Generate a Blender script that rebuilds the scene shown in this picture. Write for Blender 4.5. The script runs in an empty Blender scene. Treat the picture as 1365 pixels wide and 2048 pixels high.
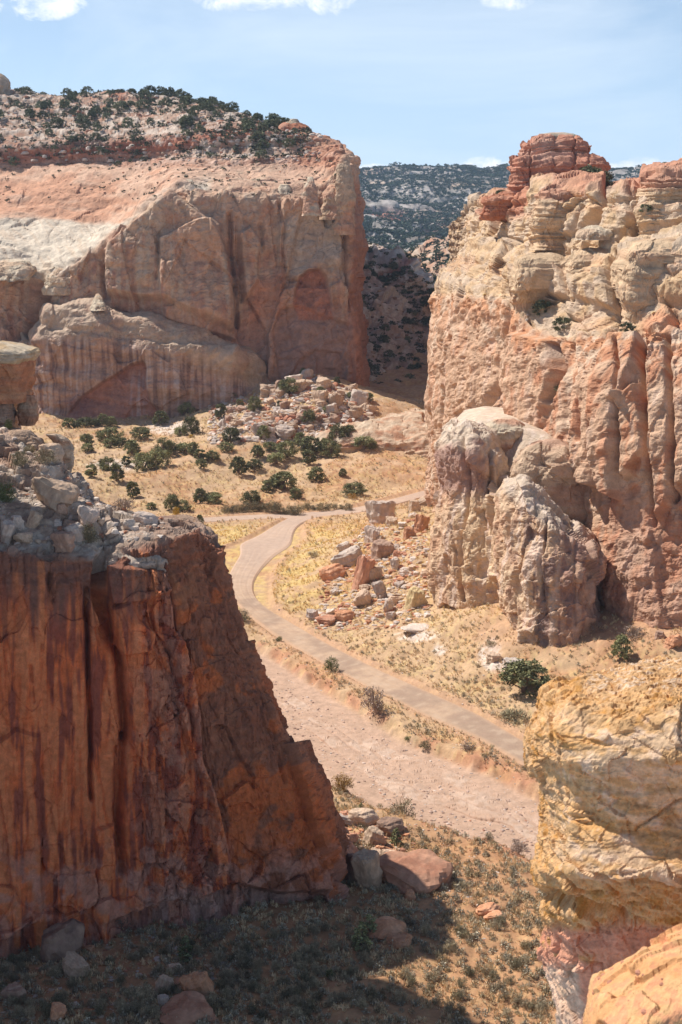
import bpy, math, random
import numpy as np
random.seed(7); RNG = np.random.default_rng(7)
F32 = np.float32
scene = bpy.context.scene
COL = scene.collection

# ------------------------------------------------------------------ camera model
FPX, CX, CY = 2844.0, 682.5, 1024.0
PITCH = math.radians(10.83)
CAMZ = 70.0
SP, CP = math.sin(PITCH), math.cos(PITCH)

def ray(px, py):
    a = (np.asarray(px, float) - CX) / FPX
    b = (CY - np.asarray(py, float)) / FPX
    return np.stack([a, b * SP + CP, b * CP - SP], -1)

def at(px, py, Y):
    r = ray(px, py)
    t = np.asarray(Y, float) / r[..., 1]
    P = r * t[..., None]
    P[..., 2] += CAMZ
    return P

def pyz(Y, z):
    """picture row of a point at distance Y and height z"""
    al = math.atan2(z - CAMZ, Y)
    return CY - FPX * math.tan(al + PITCH)

def pxx(Y, X, z):
    t = Y * CP - (z - CAMZ) * SP
    return CX + FPX * X / t

# ------------------------------------------------------------------ noise
_G = np.array([[1,1,0],[-1,1,0],[1,-1,0],[-1,-1,0],[1,0,1],[-1,0,1],[1,0,-1],[-1,0,-1],
               [0,1,1],[0,-1,1],[0,1,-1],[0,-1,-1],[1,1,0],[-1,1,0],[0,-1,1],[0,-1,-1]], F32)

from concurrent.futures import ThreadPoolExecutor
_POOL = ThreadPoolExecutor(4)
def chunked(fn, P, *a):
    n = len(P); k = 24000
    if n <= k: return [fn(P, *a)]
    return list(_POOL.map(lambda s: fn(P[s:s + k], *a), range(0, n, k)))

def perlin(P, seed=0):
    sh = P.shape[:-1]
    return np.concatenate(chunked(_perlin, P.reshape(-1, 3), seed)).reshape(sh)

_U = np.uint32
_GX, _GY, _GZ = [np.ascontiguousarray(_G[:, k]) for k in range(3)]
def _perlin(P, seed):
    i = np.floor(P); f = (P - i).astype(F32); i = i.astype(np.int64).astype(_U)
    fx, fy, fz = f[:, 0].copy(), f[:, 1].copy(), f[:, 2].copy()
    u = fx * fx * fx * (fx * (fx * 6 - 15) + 10); v = fy * fy * fy * (fy * (fy * 6 - 15) + 10); w = fz * fz * fz * (fz * (fz * 6 - 15) + 10)
    hx = i[:, 0] * _U(374761393); hy = i[:, 1] * _U(668265263); hz = i[:, 2] * _U(2246822519) + _U((seed * 3266489917) & 0xffffffff)
    HX = (hx, hx + _U(374761393)); HY = (hy, hy + _U(668265263)); HZ = (hz, hz + _U(2246822519))
    FX = (fx, fx - 1); FY = (fy, fy - 1); FZ = (fz, fz - 1)
    def corner(a, b, c):
        h = HX[a] + HY[b] + HZ[c]
        h = (h ^ (h >> _U(13))) * _U(1274126177)
        h = (h ^ (h >> _U(15))) * _U(2654435761)
        h = (h >> _U(28)).astype(np.intp)
        return _GX.take(h) * FX[a] + _GY.take(h) * FY[b] + _GZ.take(h) * FZ[c]
    x = []
    for c in (0, 1):
        y0 = corner(0, 0, c); y0 += u * (corner(1, 0, c) - y0)
        y1 = corner(0, 1, c); y1 += u * (corner(1, 1, c) - y1)
        x.append(y0 + v * (y1 - y0))
    return x[0] + w * (x[1] - x[0])

def sc(P, sx, sy=None, sz=None):
    sy = sx if sy is None else sy; sz = sx if sz is None else sz
    return P / np.array([sx, sy, sz], float)

def fbm(P, octs=4, seed=0, gain=0.5):
    o = 0.0; a = 1.0
    for k in range(octs):
        o = o + a * perlin(P * (2.03 ** k) + 17.3 * k, seed + k); a *= gain
    return o

def ridged(P, octs=3, seed=0):
    o = 0.0; a = 1.0
    for k in range(octs):
        o = o + a * (1 - 2.2 * np.abs(perlin(P * (2.1 ** k) + 9.1 * k, seed + k))); a *= 0.5
    return o

def worley(P, seed=0):
    """F1, F2, cell random (3), vector to the cell centre"""
    sh = P.shape[:-1]
    r = chunked(_worley, P.reshape(-1, 3), seed)
    o = [np.concatenate([q[k] for q in r]) for k in range(4)]
    return o[0].reshape(sh), o[1].reshape(sh), o[2].reshape(sh + (3,)), o[3].reshape(sh + (3,))

def _cell(h):
    return ((h & np.uint32(1023)).astype(F32) * F32(1 / 1023), ((h >> np.uint32(10)) & np.uint32(1023)).astype(F32) * F32(1 / 1023), ((h >> np.uint32(20)) & np.uint32(1023)).astype(F32) * F32(1 / 1023))

def _worley(P, seed):
    i = np.floor(P); f = (P - i).astype(F32); i = i.astype(np.int64).astype(np.uint32); n = len(P)
    F1 = np.full(n, 9., F32); F2 = np.full(n, 9., F32); H = np.zeros(n, np.uint32); O = np.zeros(n, np.int8)
    HX = [(i[:, 0] + np.uint32(d & 0xffffffff)) * np.uint32(374761393) for d in (-1, 0, 1)]
    HY = [(i[:, 1] + np.uint32(d & 0xffffffff)) * np.uint32(668265263) for d in (-1, 0, 1)]
    HZ = [(i[:, 2] + np.uint32(d & 0xffffffff)) * np.uint32(2246822519) + np.uint32((seed * 3266489917) & 0xffffffff) for d in (-1, 0, 1)]
    code = 0
    for a in range(3):
        for b in range(3):
            for c in range(3):
                h = HX[a] + HY[b] + HZ[c]
                h = (h ^ (h >> np.uint32(13))) * np.uint32(1274126177)
                h = h ^ (h >> np.uint32(15))
                rx, ry, rz = _cell(h)
                vx = f[:, 0] - (a - 1 + .15 + .7 * rx); vy = f[:, 1] - (b - 1 + .15 + .7 * ry); vz = f[:, 2] - (c - 1 + .15 + .7 * rz)
                d = vx * vx + vy * vy + vz * vz
                m = d < F1
                F2 = np.where(m, F1, np.minimum(F2, d)); F1 = np.where(m, d, F1)
                H = np.where(m, h, H); O = np.where(m, np.int8(code), O); code += 1
    r = np.stack(_cell(H), -1)
    off = np.stack([O // 9, (O // 3) % 3, O % 3], -1).astype(F32) - 1
    V = f - (off + F32(.15) + F32(.7) * r)
    return np.sqrt(F1), np.sqrt(F2), r, V

def facets(P, sx, sy, sz, seed, tilt=1.0, crack=0.0, warp=0.25):
    Q = sc(P, sx, sy, sz)
    Q = Q + warp * np.stack([perlin(Q * 1.3, seed + 50), perlin(Q * 1.3 + 31, seed + 51), perlin(Q * 1.3 + 57, seed + 52)], -1)
    F1, F2, R, V = worley(Q, seed)
    d = (R[..., 0] - .5) + tilt * ((R[..., 1] - .5) * V[..., 0] + (R[..., 2] - .5) * V[..., 1] + (R[..., 0] - .5) * V[..., 2]) * 1.6
    if crack:
        d = d - crack * np.exp(-((F2 - F1) / 0.07) ** 2)
    return d

def plates(P, k, seed, octs=4, edge=.8):
    """spalled sheets: a noise cut into flat steps with sharp edges"""
    q = fbm(P, octs, seed) * k; f = np.floor(q); t = np.clip((q - f - edge) / (1 - edge), 0, 1)
    return (f + t) / k

def ss(a, b, x):
    t = np.clip((np.asarray(x, float) - a) / (b - a), 0, 1)
    return t * t * (3 - 2 * t)

def lerp(a, b, t):
    return a + (b - a) * t

def mixc(c, col, m):
    m = np.asarray(m)[..., None]
    return c * (1 - m) + np.array(col, float) * m

def strata(z, th, seed, sharp=3.0):
    """layered 1-D profile of a bed thickness th, values about -1..1"""
    q = np.stack([z / th, np.full_like(z, seed * 7.7), np.full_like(z, .5)], -1)
    a = perlin(q, seed) * 1.5 + perlin(q * 2.7, seed + 1) * .8
    return np.tanh(a * sharp)

def seg_dist(u, v, pts):
    best = np.full(u.shape, 1e9)
    for (x0, y0), (x1, y1) in zip(pts[:-1], pts[1:]):
        dx, dy = x1 - x0, y1 - y0
        t = np.clip(((u - x0) * dx + (v - y0) * dy) / (dx * dx + dy * dy + 1e-9), 0, 1)
        best = np.minimum(best, np.hypot(u - x0 - t * dx, v - y0 - t * dy))
    return best

def inpoly(u, v, pts):
    ins = np.zeros(u.shape, bool)
    n = len(pts)
    for k in range(n):
        x0, y0 = pts[k]; x1, y1 = pts[(k + 1) % n]
        c = ((y0 > v) != (y1 > v))
        xs = (x1 - x0) * (v - y0) / ((y1 - y0) + 1e-12) + x0
        ins ^= c & (u < xs)
    return ins

def pmask(u, v, pts, f):
    d = seg_dist(u, v, pts + [pts[0]])
    d = np.where(inpoly(u, v, pts), d, -d)
    return ss(-f, f, d)

# ------------------------------------------------------------------ mesh making
def tag(o, label=None, cat=None, group=None, kind=None):
    if label: o['label'] = label
    if cat: o['category'] = cat
    if group: o['group'] = group
    if kind: o['kind'] = kind
    return o

def mesh_np(name, V, faces, mat, col=None, smooth=False):
    """V (n,3), faces (m,k) index array, col (n,3)"""
    me = bpy.data.meshes.new(name)
    V = np.asarray(V, F32); faces = np.asarray(faces, np.int32)
    m, k = faces.shape
    me.vertices.add(len(V)); me.vertices.foreach_set('co', V.ravel())
    me.loops.add(m * k); me.loops.foreach_set('vertex_index', faces.ravel())
    me.polygons.add(m)
    me.polygons.foreach_set('loop_start', np.arange(0, m * k, k, dtype=np.int32))
    me.polygons.foreach_set('loop_total', np.full(m, k, np.int32))
    me.polygons.foreach_set('use_smooth', np.full(m, smooth))
    me.update(calc_edges=True)
    if col is not None:
        a = me.color_attributes.new('Col', 'FLOAT_COLOR', 'POINT')
        c = np.ones((len(V), 4), F32); c[:, :3] = np.clip(col, 0, 1)
        a.data.foreach_set('color', c.ravel())
    if mat: me.materials.append(mat)
    return me

def link(name, me, parent=None):
    o = bpy.data.objects.new(name, me); COL.objects.link(o)
    if parent: o.parent = parent
    return o

def empty(name, loc):
    o = bpy.data.objects.new(name, None); COL.objects.link(o); o.location = loc
    return o

def gridfaces(nv, nu, wrap=False, off=0):
    cols = nu if wrap else nu - 1
    i, j = np.meshgrid(np.arange(nv - 1), np.arange(cols), indexing='ij')
    j2 = (j + 1) % nu
    return (np.stack([i * nu + j, i * nu + j2, (i + 1) * nu + j2, (i + 1) * nu + j], -1) + off).reshape(-1, 4)

def gsmooth(A, sig, axis, wrap=False):
    if sig <= 0: return A
    r = int(3 * sig + 1); k = np.exp(-.5 * (np.arange(-r, r + 1) / sig) ** 2); k /= k.sum()
    pad = [(0, 0)] * A.ndim; pad[axis] = (r, r)
    if wrap:
        B = np.pad(A, pad, mode='wrap')
    else:
        B = np.pad(A, pad, mode='reflect', reflect_type='odd') if A.shape[axis] > r + 1 else np.pad(A, pad, mode='edge')
    out = np.zeros_like(A); n = A.shape[axis]
    for q in range(2 * r + 1):
        sl = [slice(None)] * A.ndim; sl[axis] = slice(q, q + n)
        out += k[q] * B[tuple(sl)]
    return out

class Grid:
    pass

def upsample(C, axis, counts):
    C = np.moveaxis(C, axis, 0); out = []
    for k, n in enumerate(counts):
        t = (np.arange(n) / n).reshape((-1,) + (1,) * (C.ndim - 1))
        out.append(C[k] * (1 - t) + C[k + 1] * t)
    out.append(C[-1:])
    return np.moveaxis(np.concatenate(out), 0, axis)

def normals(P, wrap=False):
    if wrap:
        du = np.roll(P, -1, 1) - np.roll(P, 1, 1)
    else:
        du = np.gradient(P, axis=1)
    dv = np.gradient(P, axis=0)
    N = np.cross(du, dv)
    N /= np.linalg.norm(N, axis=-1, keepdims=True) + 1e-9
    return N

def patch(rows, step=2.3, smooth=3.0, usm=None, maxseg=400, l3=.12):
    """rows of (px,py,Y), bottom to top, left to right"""
    R = np.array(rows, float)
    P = at(R[..., 0], R[..., 1], R[..., 2])
    C = np.concatenate([P, R[..., :2]], -1)
    def cnt(axis):
        D = np.diff(C, axis=axis)
        L = np.hypot(D[..., 3], D[..., 4])
        Ym = R[..., 2].mean()
        L3 = np.linalg.norm(D[..., :3], axis=-1) * FPX / R[..., 2].min() * l3
        L = np.maximum(np.minimum(L, 900), L3)
        on = ((C[..., 3] > -40) & (C[..., 3] < 1405) & (C[..., 4] < 2090))
        on = (on[1:] | on[:-1]) if axis == 0 else (on[:, 1:] | on[:, :-1])
        w = np.where(on.any(axis=1 - axis), 1.0, .12)
        L = L.max(axis=1 - axis) * w
        return [int(min(maxseg, max(2, l / step))) for l in L]
    cv, cu = cnt(0), cnt(1)
    C = upsample(C, 0, cv); C = upsample(C, 1, cu)
    C = gsmooth(C, smooth, 0); C = gsmooth(C, smooth if usm is None else usm, 1)
    g = Grid(); g.P = C[..., :3]; g.pu = C[..., 3]; g.pv = C[..., 4]; g.wrap = False
    g.N = normals(g.P)
    if (g.N[..., 1].mean()) > 0: g.N = -g.N
    g.flip = False
    return g

def loft(rows, n=3.0, nth=220, step=2.5, smooth=2.0, rot=0.0):
    """rows (py, pxL, pxR, Y, depth radius m): superellipse rings, bottom to top; closed on top"""
    R = np.array(rows, float)
    cnts = [int(max(2, abs(a[0] - b[0]) / step, abs(a[3] - b[3]) * 3)) for a, b in zip(R[:-1], R[1:])]
    Rf = upsample(R, 0, cnts); Rf = gsmooth(Rf, smooth, 0)
    th = np.arange(nth) / nth * 2 * math.pi
    c, s = np.cos(th), np.sin(th)
    ex = np.sign(c) * np.abs(c) ** (2 / n); ey = np.sign(s) * np.abs(s) ** (2 / n)
    L = at(Rf[:, 1], Rf[:, 0], Rf[:, 3]); Rr = at(Rf[:, 2], Rf[:, 0], Rf[:, 3])
    cx = (L[:, 0] + Rr[:, 0]) / 2; rx = np.abs(Rr[:, 0] - L[:, 0]) / 2
    ry = Rf[:, 4]
    X = ex[None] * rx[:, None]; Y = -ey[None] * ry[:, None]
    # cap: shrink rings
    P = np.stack([cx[:, None] + X * math.cos(rot) - Y * math.sin(rot), Rf[:, 3:4] + X * math.sin(rot) + Y * math.cos(rot), np.repeat(L[:, 2:3], nth, 1)], -1)
    cap = []
    top = P[-1]; cen = top.mean(0)
    nc = max(4, int(max(rx[-1], ry[-1]) * FPX / Rf[-1, 3] / step / 1.5))
    for k in range(1, nc + 1):
        t = 1 - k / nc * .995
        q = cen + (top - cen) * t
        q[:, 2] = top[:, 2] + (1 - t * t) * rx[-1] * .12
        cap.append(q)
    P = np.concatenate([P, np.array(cap)])
    g = Grid(); g.P = P; g.wrap = True; g.flip = False
    g.fade = np.ones((len(P), 1)); g.fade[-nc - 3:] = .3; g.fade = gsmooth(g.fade, 2.0, 0)
    g.N = normals(P, True)
    cc = P.reshape(-1, 3).mean(0)
    if ((P - cc) * g.N).sum(-1).mean() < 0: g.N = -g.N
    r = P - np.array([0, 0, CAMZ])
    t = r[..., 1] * CP - r[..., 2] * SP
    g.pu = CX + FPX * r[..., 0] / t
    g.pv = CY - FPX * (r[..., 1] * SP + r[..., 2] * CP) / t
    return g

def displace(g, d, soft=True):
    if not g.wrap:
        g.N = gsmooth(gsmooth(g.N, 1.6, 0), 1.6, 1); g.N /= np.linalg.norm(g.N, axis=-1, keepdims=True) + 1e-9
        if soft: d = gsmooth(gsmooth(np.asarray(d, float), .45, 0), .45, 1)
    g.P0 = g.P
    g.P = g.P + g.N * np.asarray(d)[..., None]
    g.N0 = g.N
    N = normals(g.P, g.wrap)
    s = np.sign((N * g.N0).sum(-1)); s[s == 0] = 1
    g.N = N * (np.sign(s.mean()) or 1)
    g.flip = False
    return g

def build(name, grids, mat, smooth=False):
    V = []; F = []; Cc = []; off = 0
    for g in grids:
        nv, nu = g.P.shape[:2]
        c = g.col.reshape(-1, 3); lum = c @ np.array([.3, .55, .15])
        V.append(g.P.reshape(-1, 3)); Cc.append(np.clip(lum[:, None] + (c - lum[:, None]) * 1.13, .02, 1) * .90)
        F.append(gridfaces(nv, nu, g.wrap, off)); off += nv * nu
    me = mesh_np(name, np.concatenate(V), np.concatenate(F), mat, np.concatenate(Cc), smooth)
    return link(name, me)

def pick(g, px, py):
    i = np.argmin((g.pu - px) ** 2 + (g.pv - py) ** 2)
    return g.P.reshape(-1, 3)[i]

def project(P):
    r = P - np.array([0, 0, CAMZ]); t = r[..., 1] * CP - r[..., 2] * SP
    return CX + FPX * r[..., 0] / t, CY - FPX * (r[..., 1] * SP + r[..., 2] * CP) / t

# ------------------------------------------------------------------ materials
def nodes_of(name):
    m = bpy.data.materials.new(name); m.use_nodes = True
    nt = m.node_tree; nt.nodes.clear()
    out = nt.nodes.new('ShaderNodeOutputMaterial'); b = nt.nodes.new('ShaderNodeBsdfPrincipled')
    nt.links.new(b.outputs[0], out.inputs['Surface'])
    b.inputs['Roughness'].default_value = .9
    b.inputs['Specular IOR Level'].default_value = .15
    return m, nt, b

def noise(nt, vec, scale, detail=6, rough=.6):
    n = nt.nodes.new('ShaderNodeTexNoise'); n.inputs['Scale'].default_value = scale
    n.inputs['Detail'].default_value = detail; n.inputs['Roughness'].default_value = rough
    if vec is not None: nt.links.new(vec, n.inputs['Vector'])
    return n.outputs['Fac']

def maprange(nt, v, a, b, c, d):
    n = nt.nodes.new('ShaderNodeMapRange')
    for k, x in zip(range(1, 5), (a, b, c, d)): n.inputs[k].default_value = x
    nt.links.new(v, n.inputs[0]); return n.outputs[0]

def math_(nt, op, a, b):
    n = nt.nodes.new('ShaderNodeMath'); n.operation = op
    for k, x in enumerate((a, b)):
        if isinstance(x, (int, float)): n.inputs[k].default_value = x
        else: nt.links.new(x, n.inputs[k])
    return n.outputs[0]

def vmul(nt, col, fac):
    n = nt.nodes.new('ShaderNodeVectorMath'); n.operation = 'SCALE'
    if isinstance(col, tuple): n.inputs[0].default_value = col
    else: nt.links.new(col, n.inputs[0])
    nt.links.new(fac, n.inputs['Scale']); return n.outputs[0]

def mat_rock(name, scales, amp=.22, bump=.5, dist=.2, color=None, rnd=0.0, rough=.92, color2=None):
    """scales: list of noise scales (1/m); colour from the vertex attribute or given"""
    m, nt, b = nodes_of(name); b.inputs['Roughness'].default_value = rough
    geo = nt.nodes.new('ShaderNodeTexCoord').outputs['Object']
    if color is None:
        a = nt.nodes.new('ShaderNodeAttribute'); a.attribute_name = 'Col'; c = a.outputs['Color']
    else:
        c = color
    if color2:
        mx = nt.nodes.new('ShaderNodeMix'); mx.data_type = 'RGBA'; mx.inputs[6].default_value = (*color, 1); mx.inputs[7].default_value = (*color2, 1)
        nt.links.new(maprange(nt, noise(nt, geo, .9, 6, .7), .42, .58, 0, 1), mx.inputs[0]); c = mx.outputs[2]
    f = None; h = None
    for k, s in enumerate(scales):
        n = noise(nt, geo, s, 5, .62)
        mr = maprange(nt, n, .25, .75, 1 - amp, 1 + amp)
        f = mr if f is None else math_(nt, 'MULTIPLY', f, mr)
        w = math_(nt, 'MULTIPLY', n, 1.0 / (s / scales[0]) ** .8)
        h = w if h is None else math_(nt, 'ADD', h, w)
    if rnd:
        oi = nt.nodes.new('ShaderNodeObjectInfo')
        f = math_(nt, 'MULTIPLY', f, maprange(nt, oi.outputs['Random'], 0, 1, 1 - rnd, 1 + rnd))
    nt.links.new(vmul(nt, c, f), b.inputs['Base Color'])
    if bump:
        bp = nt.nodes.new('ShaderNodeBump'); bp.inputs['Strength'].default_value = bump
        bp.inputs['Distance'].default_value = dist
        nt.links.new(h, bp.inputs['Height']); nt.links.new(bp.outputs[0], b.inputs['Normal'])
    return m

def mat_leaf(name, color, rnd=.25, trans=.15):
    m, nt, b = nodes_of(name); b.inputs['Roughness'].default_value = .8
    a = nt.nodes.new('ShaderNodeAttribute'); a.attribute_name = 'Col'
    oi = nt.nodes.new('ShaderNodeObjectInfo')
    f = maprange(nt, oi.outputs['Random'], 0, 1, 1 - rnd, 1 + rnd)
    mx = nt.nodes.new('ShaderNodeMix'); mx.data_type = 'RGBA'; mx.blend_type = 'MULTIPLY'; mx.inputs[0].default_value = 1
    nt.links.new(a.outputs['Color'], mx.inputs[6]); mx.inputs[7].default_value = (*color, 1)
    nt.links.new(vmul(nt, mx.outputs[2], f), b.inputs['Base Color'])
    return m
# ------------------------------------------------------------------ terrain height
def zpt(px, py, z):
    r = ray(px, py); t = (z - CAMZ) / r[2]
    return (r[0] * t, r[1] * t, z)
_cp = [zpt(*a) for a in [
    (600,1030,0),(720,1018,0),(860,985,0),(460,1190,0),(1060,1500,0),(750,1370,0),(560,1100,0),(440,1100,0),(400,1040,.5),(930,1420,.3),
    (500,1330,-.8),(800,1520,-.8),(1080,1650,-.8),(640,1420,-.8),(1250,1720,-.8),
    (700,1600,0),(900,1700,0),(1000,1850,.8),(1050,2000,1.5),(600,1900,1),(300,1950,1.2),(0,2010,1.2),(715,1826,.2),(300,1846,.3),(0,1930,-.4),(150,1872,-.1),(450,1818,.5),(-150,1945,0),(590,1822,.4),
    (560,1500,0),(640,1600,.8),(850,1800,.7),
    (380,1000,1),(250,960,4),(200,900,7),(150,860,9),(300,850,9),(450,850,10.5),(100,830,11),(620,748,25),(560,800,18),(520,775,17),
    (730,785,17),(450,880,9.5),(600,900,7),(700,870,10),(850,850,11),(850,930,4),(720,930,5),(560,960,2.5),(780,800,17),(350,930,5),(640,960,2),(560,850,13),(650,810,18),
    (860,1190,5),(800,1255,2),(950,1240,6),(1050,1268,7.5),(1200,1285,8),(1365,1320,8),(1050,1350,3.5),(1200,1350,4.5),(1365,1400,4.5),
    (1100,1440,1),(900,1340,1),(700,1120,4),(800,1050,7),(850,1060,10),(740,1060,6),(650,1170,1.2),(760,1200,2.5),(850,1130,8),(690,1040,.6),(640,1080,.3),(600,1150,.2)]]
_cp += [(0,60,3),(-60,90,4),(60,60,3),(60,110,1),(110,150,3),(-90,140,4),(90,210,9),(130,260,12),(-120,300,6),(-160,450,14),(60,600,18),(0,620,24),
        (150,420,10),(200,700,40),(-200,620,40),(0,760,40),(200,100,6),(-200,200,16),(-70,250,3),(-60,330,0)]
_cp = np.array(_cp)
def _tps(r2):
    return r2 * np.log(r2 + 1e-6)
def _fit():
    X = _cp[:, :2] / 100; n = len(X)
    D = ((X[:, None] - X[None]) ** 2).sum(-1)
    A = np.zeros((n + 3, n + 3)); A[:n, :n] = _tps(D) + np.eye(n) * .02
    A[:n, n] = 1; A[:n, n+1:] = X; A[n, :n] = 1; A[n+1:, :n] = X.T
    b = np.zeros(n + 3); b[:n] = _cp[:, 2]
    return np.linalg.solve(A, b), X
_W, _X = _fit()
def h0(x, y):
    """smooth ground height"""
    x = np.clip(np.asarray(x, float), -230, 230) / 100; y = np.clip(np.asarray(y, float), 50, 760) / 100
    sh = x.shape; x = x.ravel(); y = y.ravel(); o = np.zeros(x.shape)
    def job(s):
        xx, yy = x[s:s+6000], y[s:s+6000]
        D = (xx[:, None] - _X[None, :, 0]) ** 2 + (yy[:, None] - _X[None, :, 1]) ** 2
        o[s:s+6000] = _tps(D.astype(F32)) @ _W[:-3].astype(F32) + _W[-3] + _W[-2] * xx + _W[-1] * yy
    list(_POOL.map(job, range(0, len(x), 6000)))
    return np.clip(o, -2.5, 60).reshape(sh)

def ground_xy(px, py):
    """where the ray through a picture point meets the smooth ground"""
    px = np.asarray(px, float); py = np.asarray(py, float)
    r = ray(px, py); lo = np.full(px.shape, 60.0); hi = np.full(px.shape, 60.0); z = np.zeros(px.shape)
    t = np.full(px.shape, 60.0); done = np.zeros(px.shape, bool); prev = t.copy()
    for k in range(260):
        x, y, zz = r[..., 0] * t, r[..., 1] * t, r[..., 2] * t + CAMZ
        hit = (zz < h0(x, y)) & ~done
        hi = np.where(hit, t, hi); lo = np.where(hit, prev, lo); done |= hit
        prev = np.where(done, prev, t); t = np.where(done, t, t * 1.013)
        if done.all(): break
    for k in range(12):
        m = (lo + hi) / 2
        x, y, zz = r[..., 0] * m, r[..., 1] * m, r[..., 2] * m + CAMZ
        b = zz < h0(x, y); hi = np.where(b, m, hi); lo = np.where(b, lo, m)
    return r[..., 0] * hi, r[..., 1] * hi

# ------------------------------------------------------------------ road and dry wash
def densify(pts, n):
    p = np.array(pts, float); d = np.r_[0, np.cumsum(np.linalg.norm(np.diff(p, axis=0), axis=1))]
    t = np.linspace(0, d[-1], n)
    q = np.stack([np.interp(t, d, p[:, k]) for k in range(2)], -1)
    return gsmooth(q, 3.0, 0)

def strip_edges(Lp, Rp, n):
    Lp = densify(Lp, n); Rp = densify(Rp, n)
    xl = np.stack(ground_xy(Lp[:, 0], Lp[:, 1]), -1); xr = np.stack(ground_xy(Rp[:, 0], Rp[:, 1]), -1)
    return xl, xr
ROAD = strip_edges([(1250,1632),(1060,1536),(960,1478),(850,1430),(740,1376),(640,1322),(560,1276),(500,1232),(462,1192),(452,1165),(470,1128),(490,1103),(474,1090),(520,1072),(556,1046),(590,1031),(625,1024)],
                   [(1280,1576),(1060,1490),(960,1430),(860,1385),(760,1341),(660,1290),(590,1250),(530,1215),(505,1190),(503,1165),(520,1138),(548,1108),(586,1088),(582,1066),(598,1046),(625,1038),(650,1031)], 260)
FAR = strip_edges([(585,1027),(650,1023),(720,1014),(790,997),(875,974)], [(590,1036),(650,1033),(720,1025),(790,1009),(875,986)], 90)
SIDE = strip_edges([(625,1026),(520,1029),(430,1034),(360,1038)], [(620,1036),(520,1038),(430,1043),(360,1048)], 70)
WASH = strip_edges([(450,1330),(520,1405),(580,1452),(640,1512),(740,1572),(850,1635),(960,1668),(1080,1706),(1290,1800)],
                   [(440,1275),(520,1330),(600,1380),(700,1440),(800,1480),(900,1520),(1000,1564),(1100,1610),(1300,1700)], 220)

def strip_dist(x, y, S):
    """distance outside (+) or inside (-) of a strip, metres"""
    L, R = S; C = (L + R) / 2; hw = np.linalg.norm(L - R, axis=1) / 2
    sh = x.shape; x = x.ravel(); y = y.ravel(); out = np.full(x.shape, 99.0)
    lo = C.min(0) - 30; hi = C.max(0) + 30
    idx = np.where((x > lo[0]) & (x < hi[0]) & (y > lo[1]) & (y < hi[1]))[0]
    C = C.astype(F32); hw = hw.astype(F32)
    def job(s):
        k = idx[s:s+6000]
        D = np.sqrt((x[k].astype(F32)[:, None] - C[None, :, 0]) ** 2 + (y[k].astype(F32)[:, None] - C[None, :, 1]) ** 2)
        out[k] = (D - hw[None] * F32(.93)).min(1)
    list(_POOL.map(job, range(0, len(idx), 6000)))
    return out.reshape(sh)

def surf(x, y, detail=True):
    """full ground height and masks"""
    z = h0(x, y)
    dr = np.minimum(np.minimum(strip_dist(x, y, ROAD), strip_dist(x, y, FAR)), strip_dist(x, y, SIDE)); dw = strip_dist(x, y, WASH)
    P = np.stack([x, y, np.zeros_like(x)], -1)
    off = ss(0, 6, np.minimum(dr, dw))
    n = fbm(sc(P, 22), 5, 3) * 1.5 + fbm(sc(P, 3.2), 4, 9) * .35
    z2 = z + n * (.15 + .85 * off)
    gul = ridged(sc(P, 9, 14, 9), 3, 21)
    z2 = z2 + np.clip(gul, -1, 1) * .35 * off * ss(1, 6, z)
    # the wash lies a step below its banks; the banks are cut and ragged
    jag = fbm(sc(P, 4), 4, 15) * 2.0
    z2 = z2 - 1.25 * ss(.9, -.5, dw + jag * .7)
    # low berm beside the graded road
    z2 = z2 + .25 * np.exp(-((dr - 1.2) / .9) ** 2)
    z2 = np.where(dr < .3, np.minimum(z2, z - .22), z2)
    return z2, dr, dw

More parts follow.
